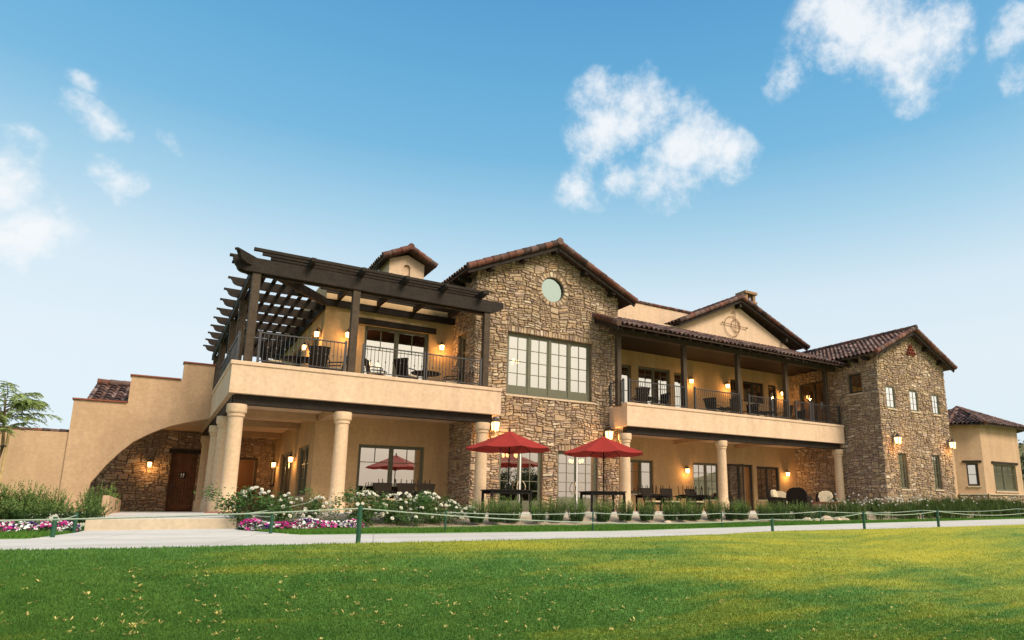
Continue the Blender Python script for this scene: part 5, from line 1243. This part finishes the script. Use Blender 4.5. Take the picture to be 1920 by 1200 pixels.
# ================================================================== UMBRELLAS AND TABLES
def umbrella(label):
    e = empty('umbrella', (0, 0, 0), label, 'umbrella', 'red patio umbrellas')
    mb = MB(); n = 8; R, zt, zb = 1.58, 2.84, 2.20
    rows = 6; o = 0
    for lay in (0, 1):
        for j in range(rows + 1):
            t = j / rows; r = .03 + (R - .03) * t; z = zt - (zt - zb) * (t ** .92) - lay * .012
            for k in range(n * 4):
                f = (k % 4) / 4; a0 = 2 * math.pi * (k // 4) / n + .2; a1 = a0 + 2 * math.pi / n
                p = Vector((math.cos(a0), math.sin(a0), 0)).lerp(Vector((math.cos(a1), math.sin(a1), 0)), f); dz = -.045 * t * math.sin(math.pi * f)
                mb.v.append((p.x * r, p.y * r, z + dz))
    N_ = n * 4; q = N_ * (rows + 1)
    for lay in (0, 1):
        for j in range(rows):
            for k in range(N_): b = lay * q + j * N_; mb.face((b + k, b + (k + 1) % N_, b + N_ + (k + 1) % N_, b + N_ + k))
    b = rows * N_
    for k in range(N_): mb.face((b + k, b + (k + 1) % N_, q + b + (k + 1) % N_, q + b + k))
    mb.build('canopy', 'red', e)
    MB().tube([(0, 0, 0), (0, 0, zt - .02)], .024, 10).build('pole', 'furn', e, smooth=True)
    MB().lathe([(.028, zt - .01), (.035, zt + .03), (.02, zt + .05), (.028, zt + .09), (.01, zt + .13)], n=10).build('finial', 'furn', e, smooth=True)
    for k in range(n):
        a = 2 * math.pi * k / n + .2; c, s = math.cos(a), math.sin(a); MB().bar((.04 * c, .04 * s, zt - .07), (R * .97 * c, R * .97 * s, zb - .01), .016, .022).bar((.03 * c, .03 * s, 2.02), (R * .5 * c, R * .5 * s, (zt + zb) / 2 - .02), .010, .012).build('rib', 'rib', e)
    MB().lathe([(.30, 0), (.30, .05), (.06, .09), (.05, .3), (.03, .32)], n=20).build('base', 'furn', e, smooth=True)
    return e
U1 = umbrella('red umbrella over the left dark table, its tip below the large lantern by the balcony'); place(U1, (10.2, 20.72, .02), .38, .955); copy_tree(U1, (14.12, 20.75, -.06), .35, 'red umbrella over the right dark table, standing farther right')
def table(label, w, d, h=.745, name='patio_table'):
    e = empty(name, (0, 0, 0), label, 'table', 'dark patio tables')
    mb = MB(); k = 9; g = .012; ws = (w - g * (k - 1)) / k
    for i in range(k): mb.box(-w / 2 + i * (ws + g), -w / 2 + i * (ws + g) + ws, -d / 2 + .05, d / 2 - .05, h - .03, h)
    mb.box(-w / 2, w / 2, -d / 2, -d / 2 + .05, h - .034, h + .004); mb.box(-w / 2, w / 2, d / 2 - .05, d / 2, h - .034, h + .004); mb.build('tabletop', 'furn', e)
    mb = MB(); mb.box(-w / 2 + .07, w / 2 - .07, -d / 2 + .06, -d / 2 + .09, h - .13, h - .036); mb.box(-w / 2 + .07, w / 2 - .07, d / 2 - .09, d / 2 - .06, h - .13, h - .036); mb.build('apron', 'furn', e)
    for x in (-1, 1):
        for y in (-1, 1): MB().box(x * (w / 2 - .06) - .035, x * (w / 2 - .06) + .035, y * (d / 2 - .07) - .035, y * (d / 2 - .07) + .035, 0, h - .036).build('leg', 'furn', e)
    return e
T1 = table('dark slatted table under the left red umbrella', 1.55, .85); place(T1, (10.15, 20.72, 0))
copy_tree(T1, (14.08, 20.75, 0), 0, 'dark slatted table under the right red umbrella')
copy_tree(T1, (8.1, 25.35, 0), 0, 'dark table below the curtained window carrying upturned chairs')
copy_tree(T1, (19.9, 25.1, 0), 0, 'dark table behind the right umbrella carrying upturned chairs'); copy_tree(T1, (22.3, 25.0, 0), 0, 'dark table at the middle of the right porch with upturned chairs'); copy_tree(T1, (24.1, 25.4, -.04), 0, 'empty dark table left of the single middle column')
# ================================================================== CHAIRS
def chair(label):      # woven armchair, faces -Y
    e = empty('patio_chair', (0, 0, 0), label, 'chair', 'woven patio chairs')
    MB().box(-.28, .28, -.27, .25, .30, .40).build('seat', 'wicker', e, bevel=.015)
    MB().box(-.265, .265, -.285, .22, .402, .475).build('cushion', 'cushion', e, smooth=False, bevel=.022)
    mb = MB(); n, m_ = 8, 6
    for lay in (0, .045):
        for j in range(m_ + 1):
            t = j / m_; hw = .25 + .10 * t + (.02 if j == m_ else 0)
            for i in range(n + 1):
                u = -1 + 2 * i / n; mb.v.append((u * hw, .22 + .17 * t + lay - .05 * (1 - u * u) * -1, .36 + .66 * t + .035 * (1 - u * u) * t + .02 * abs(u) * (j == m_)))
    q = (n + 1) * (m_ + 1); F_ = lambda a, b: a * (n + 1) + b
    for s_ in (0, q):
        for j in range(m_):
            for i in range(n): mb.face((s_ + F_(j, i), s_ + F_(j, i + 1), s_ + F_(j + 1, i + 1), s_ + F_(j + 1, i)))
    for i in range(n): mb.face((F_(m_, i), F_(m_, i + 1), q + F_(m_, i + 1), q + F_(m_, i))); mb.face((F_(0, i), F_(0, i + 1), q + F_(0, i + 1), q + F_(0, i)))
    for j in range(m_):
        for i in (0, n): mb.face((F_(j, i), F_(j + 1, i), q + F_(j + 1, i), q + F_(j, i)))
    mb.build('backrest', 'wicker', e, smooth=True)
    for s in (-1, 1):
        MB().tube([(s * .30, .27, .68), (s * .33, .05, .66), (s * .33, -.22, .63), (s * .32, -.30, .58), (s * .31, -.26, .53)], .022, 7).tube([(s * .31, -.22, .36), (s * .33, -.2, .62)], .018, 6).build('arm', 'furn', e, smooth=True)
        MB().tube([(s * .27, -.25, .36), (s * .28, -.27, .18), (s * .26, -.30, 0)], [.022, .018, .02], 7).build('leg', 'furn', e, smooth=True); MB().tube([(s * .26, .24, .36), (s * .26, .27, .18), (s * .26, .32, 0)], [.022, .018, .02], 7).build('leg', 'furn', e, smooth=True)
    return e
ZT = 4.56
C1 = chair('woven terrace chair at the left end of the left balcony, facing right'); place(C1, (3.12, 24.55, ZT), math.pi / 2 + .2)
cs = [(4.55, 24.35, 2.9, 'woven terrace chair with its broad back to the lawn on the left balcony'), (5.15, 24.75, -math.pi / 2 - .1, 'woven terrace chair facing left beside the middle pergola post'),
      (6.65, 24.75, math.pi / 2 - .5, 'low looking woven chair right of the middle pergola post'), (7.75, 24.5, math.pi / 2 + .5, 'woven terrace chair before the upper sliding door, facing the round table'), (9.6, 24.9, -math.pi / 2 - .3, 'woven terrace chair at the right end of the left balcony, facing left'),
      (18.78, 24.55, 2.8, 'woven chair with its back to the lawn at the left end of the right balcony'), (20.1, 24.8, -math.pi / 2, 'woven balcony chair facing left in front of the upper french doors'),
      (23.65, 24.75, math.pi / 2 + .3, 'woven balcony chair facing right below the leftmost balcony lanterns'), (24.75, 24.55, 2.9, 'woven balcony chair with its back to the lawn left of the third loggia post'), (26.3, 24.8, -1.2, 'woven balcony chair standing sideways right of the third loggia post'),
      (27.0, 24.9, math.pi / 2 + .1, 'low looking woven balcony chair facing right toward the last table'), (28.6, 24.5, 3.0, 'woven balcony chair turned away from the lawn near the fourth loggia post'), (30.2, 25.0, -math.pi / 2, 'woven balcony chair before the dark sliding door of the tower'),
      (7.25, 24.6, .1, 'woven chair at the left front of the table below the curtained window'), (8.05, 24.55, -.05, 'woven chair at the middle front of the table below the curtained window'), (8.8, 24.6, -.1, 'woven chair at the right front of the table below the curtained window'),
      (19.2, 24.3, .2, 'woven chair nearest the right umbrella column'), (20.4, 24.35, 0, 'woven chair at the front of the dark tables'), (21.9, 24.35, .1, 'woven chair at the front right of the dark tables')]
for x, y, r_, lab in cs:
    low = y < 25 and lab.find('front') >= 0 and (x < 10 and 'curtained' in lab or 'dark tables' in lab) or 'umbrella column' in lab
    copy_tree(C1, (x, y, 0 if low else ZT), r_, lab)
def dining(label):
    e = empty('dining_chair', (0, 0, 0), label, 'chair', 'upturned chairs on the tables')
    MB().box(-.23, .23, -.23, .23, .42, .46).build('seat', 'wicker', e, bevel=.01)
    for x in (-1, 1):
        MB().tube([(x * .20, -.20, .42), (x * .22, -.23, 0)], [.02, .014], 7).build('leg', 'furn', e, smooth=True); MB().tube([(x * .20, .20, .42), (x * .21, .26, 0)], [.02, .014], 7).build('leg', 'furn', e, smooth=True)
    mb = MB(); mb.box(-.22, .22, .20, .235, .52, .86)
    for x in (-.2, .2): mb.box(x - .02, x + .02, .20, .235, .46, .52)
    mb.build('backrest', 'wicker', e, bevel=.008); return e
D1 = dining('upturned chair at the left end of the table below the curtained window')
def upturn(o, x, y, z, rz): o.location = (x, y, z); o.rotation_euler = (math.pi, 0, rz)
upturn(D1, 7.42, 25.25, .745 + .46, 1.6)
for x, y, z, r_, lab in ((8.08, 25.3, .745, .1, 'upturned chair in the middle of the table below the curtained window'), (8.78, 25.3, .745, -1.5, 'upturned chair at the right end of the table below the curtained window'),
        (19.35, 25.1, .745, 1.5, 'upturned chair nearest the right umbrella column, on a dark table'), (19.95, 25.1, .745, .3, 'second upturned chair from the right umbrella column'), (20.5, 25.1, .745, -1.4, 'upturned chair below the right edge of the curtained porch window'),
        (21.75, 25.0, .745, 1.4, 'upturned chair at the left of the second dark table'), (22.4, 25.0, .745, .2, 'upturned chair at the middle of the second dark table'), (22.9, 25.0, .745, -1.5, 'rightmost upturned chair, on the second dark table')):
    upturn(copy_tree(D1, (0, 0, 0), 0, lab), x, y, z + .46, r_)
def round_table(label):
    e = empty('round_table', (0, 0, 0), label, 'table', 'round terrace tables')
    MB().lathe([(.55, .70), (.57, .715), (.57, .735), (.55, .745)], n=28).build('tabletop', 'furn', e, smooth=True); MB().lathe([(.08, .0), (.07, .1), (.045, .3), (.06, .5), (.12, .70)], n=14).build('pedestal', 'furn', e, smooth=True)
    for k in range(4): a = k * math.pi / 2 + .4; MB().tube([(.05 * math.cos(a), .05 * math.sin(a), .12), (.25 * math.cos(a), .25 * math.sin(a), .10), (.38 * math.cos(a), .38 * math.sin(a), 0)], .025, 6).build('foot', 'furn', e, smooth=True)
    return e
R1 = round_table('round dark table between the chairs at the left end of the left balcony'); place(R1, (4.0, 25.0, ZT))
for x, y, lab in ((8.6, 24.95, 'round dark table in front of the upper sliding door'), (19.5, 25.1, 'round dark table in front of the upper french doors of the right balcony'), (24.95, 25.5, 'round dark table behind the third loggia post'), (27.9, 25.2, 'round dark table near the right end of the right balcony')): copy_tree(R1, (x, y, ZT), 0, lab)
# lounge chairs and the fire pit
def lounge(label):
    e = empty('lounge_chair', (0, 0, 0), label, 'armchair', 'dark wicker lounge chairs')
    out = [(-.42, 0), (.42, 0), (.45, .62), (.40, .80), (.28, .92), (.12, .97), (-.12, .97), (-.28, .92), (-.40, .80), (-.45, .62)]
    MB().prism(out, lambda a, b, d: (a, d + .10 * b, b), .26, .38).build('backrest', 'wicker', e, bevel=.02)
    for s in (-1, 1):
        prof = [(.29, .03), (.33, .62), (.1, .63), (-.25, .58), (-.37, .50), (-.36, .03)]
        MB().prism(prof, lambda a, b, d: (s * d, a, b), .31, .43).build('arm', 'wicker', e, bevel=.025)
    MB().box(-.305, .305, -.34, .28, .03, .30).build('seat', 'wicker', e, bevel=.02)
    MB().box(-.30, .30, -.36, .22, .305, .45).build('seat_cushion', 'cream', e, bevel=.035)
    back = [(-.31, .44), (.31, .44), (.35, .70), (.29, .88), (.12, .955), (-.12, .955), (-.29, .88), (-.35, .70)]
    MB().prism(back, lambda a, b, d: (a, d + .10 * b, b), .10, .25).build('back_cushion', 'cream', e, bevel=.035)
    return e
L1 = lounge('dark wicker lounge chair with its tall back to the lawn before the window'); place(L1, (26.5, 22.0, 0), math.pi - 1.2, 1.16)
for x, y, r_, lab in ((25.75, 22.6, .45, 'dark wicker lounge chair facing right, left of the chair seen from behind'), (29.35, 22.7, -.85, 'lounge chair facing the lawn with a cream cushion behind the fire pit'), (27.7, 24.3, -.8, 'cream cushioned lounge chair farthest back by the window')): copy_tree(L1, (x, y, 0), r_, lab, 1.08)
FP = empty('fire_pit', (26.15, 20.2, 0), 'low round stone fire pit with a red brick rim before the lounge chairs', 'fire pit')
mb = MB(); mb.tint(MORT); mb.lathe([(.62, 0), (.62, .36)], (26.15, 20.2, 0), 28)
for k in range(26):
    for j in range(3):
        a = 2 * math.pi * (k + .5 * (j % 2)) / 26; c, s = math.cos(a), math.sin(a); mb.tint(stone_color()); U_ = Vector((-s, c, 0)); O_ = Vector((26.15 + .62 * c, 20.2 + .62 * s, .02 + .115 * j)); pl = PL(O_, U_, (c, s, 0)); w_ = rnd.uniform(.05, .07); h_ = .10
        d_ = rnd.uniform(.02, .045); mb.hexa([pl(-w_, 0, -.02), pl(w_, 0, -.02), pl(w_, 0, d_), pl(-w_, 0, d_), pl(-w_, h_, -.02), pl(w_, h_, -.02), pl(w_, h_, d_), pl(-w_, h_, d_)])
mb.build('ring_wall', 'stone', FP); mb = MB()
for k in range(30):
    a = 2 * math.pi * k / 30; c, s = math.cos(a), math.sin(a); pl = PL((26.15, 20.2, 0), (-s, c, 0), (c, s, 0)); mb.hexa([pl(-.064, .362, .45), pl(.064, .362, .45), pl(.07, .362, .70), pl(-.07, .362, .70), pl(-.064, .43, .45), pl(.064, .43, .45), pl(.07, .43, .70), pl(-.07, .43, .70)])
mb.build('brick_rim', 'brick', FP)
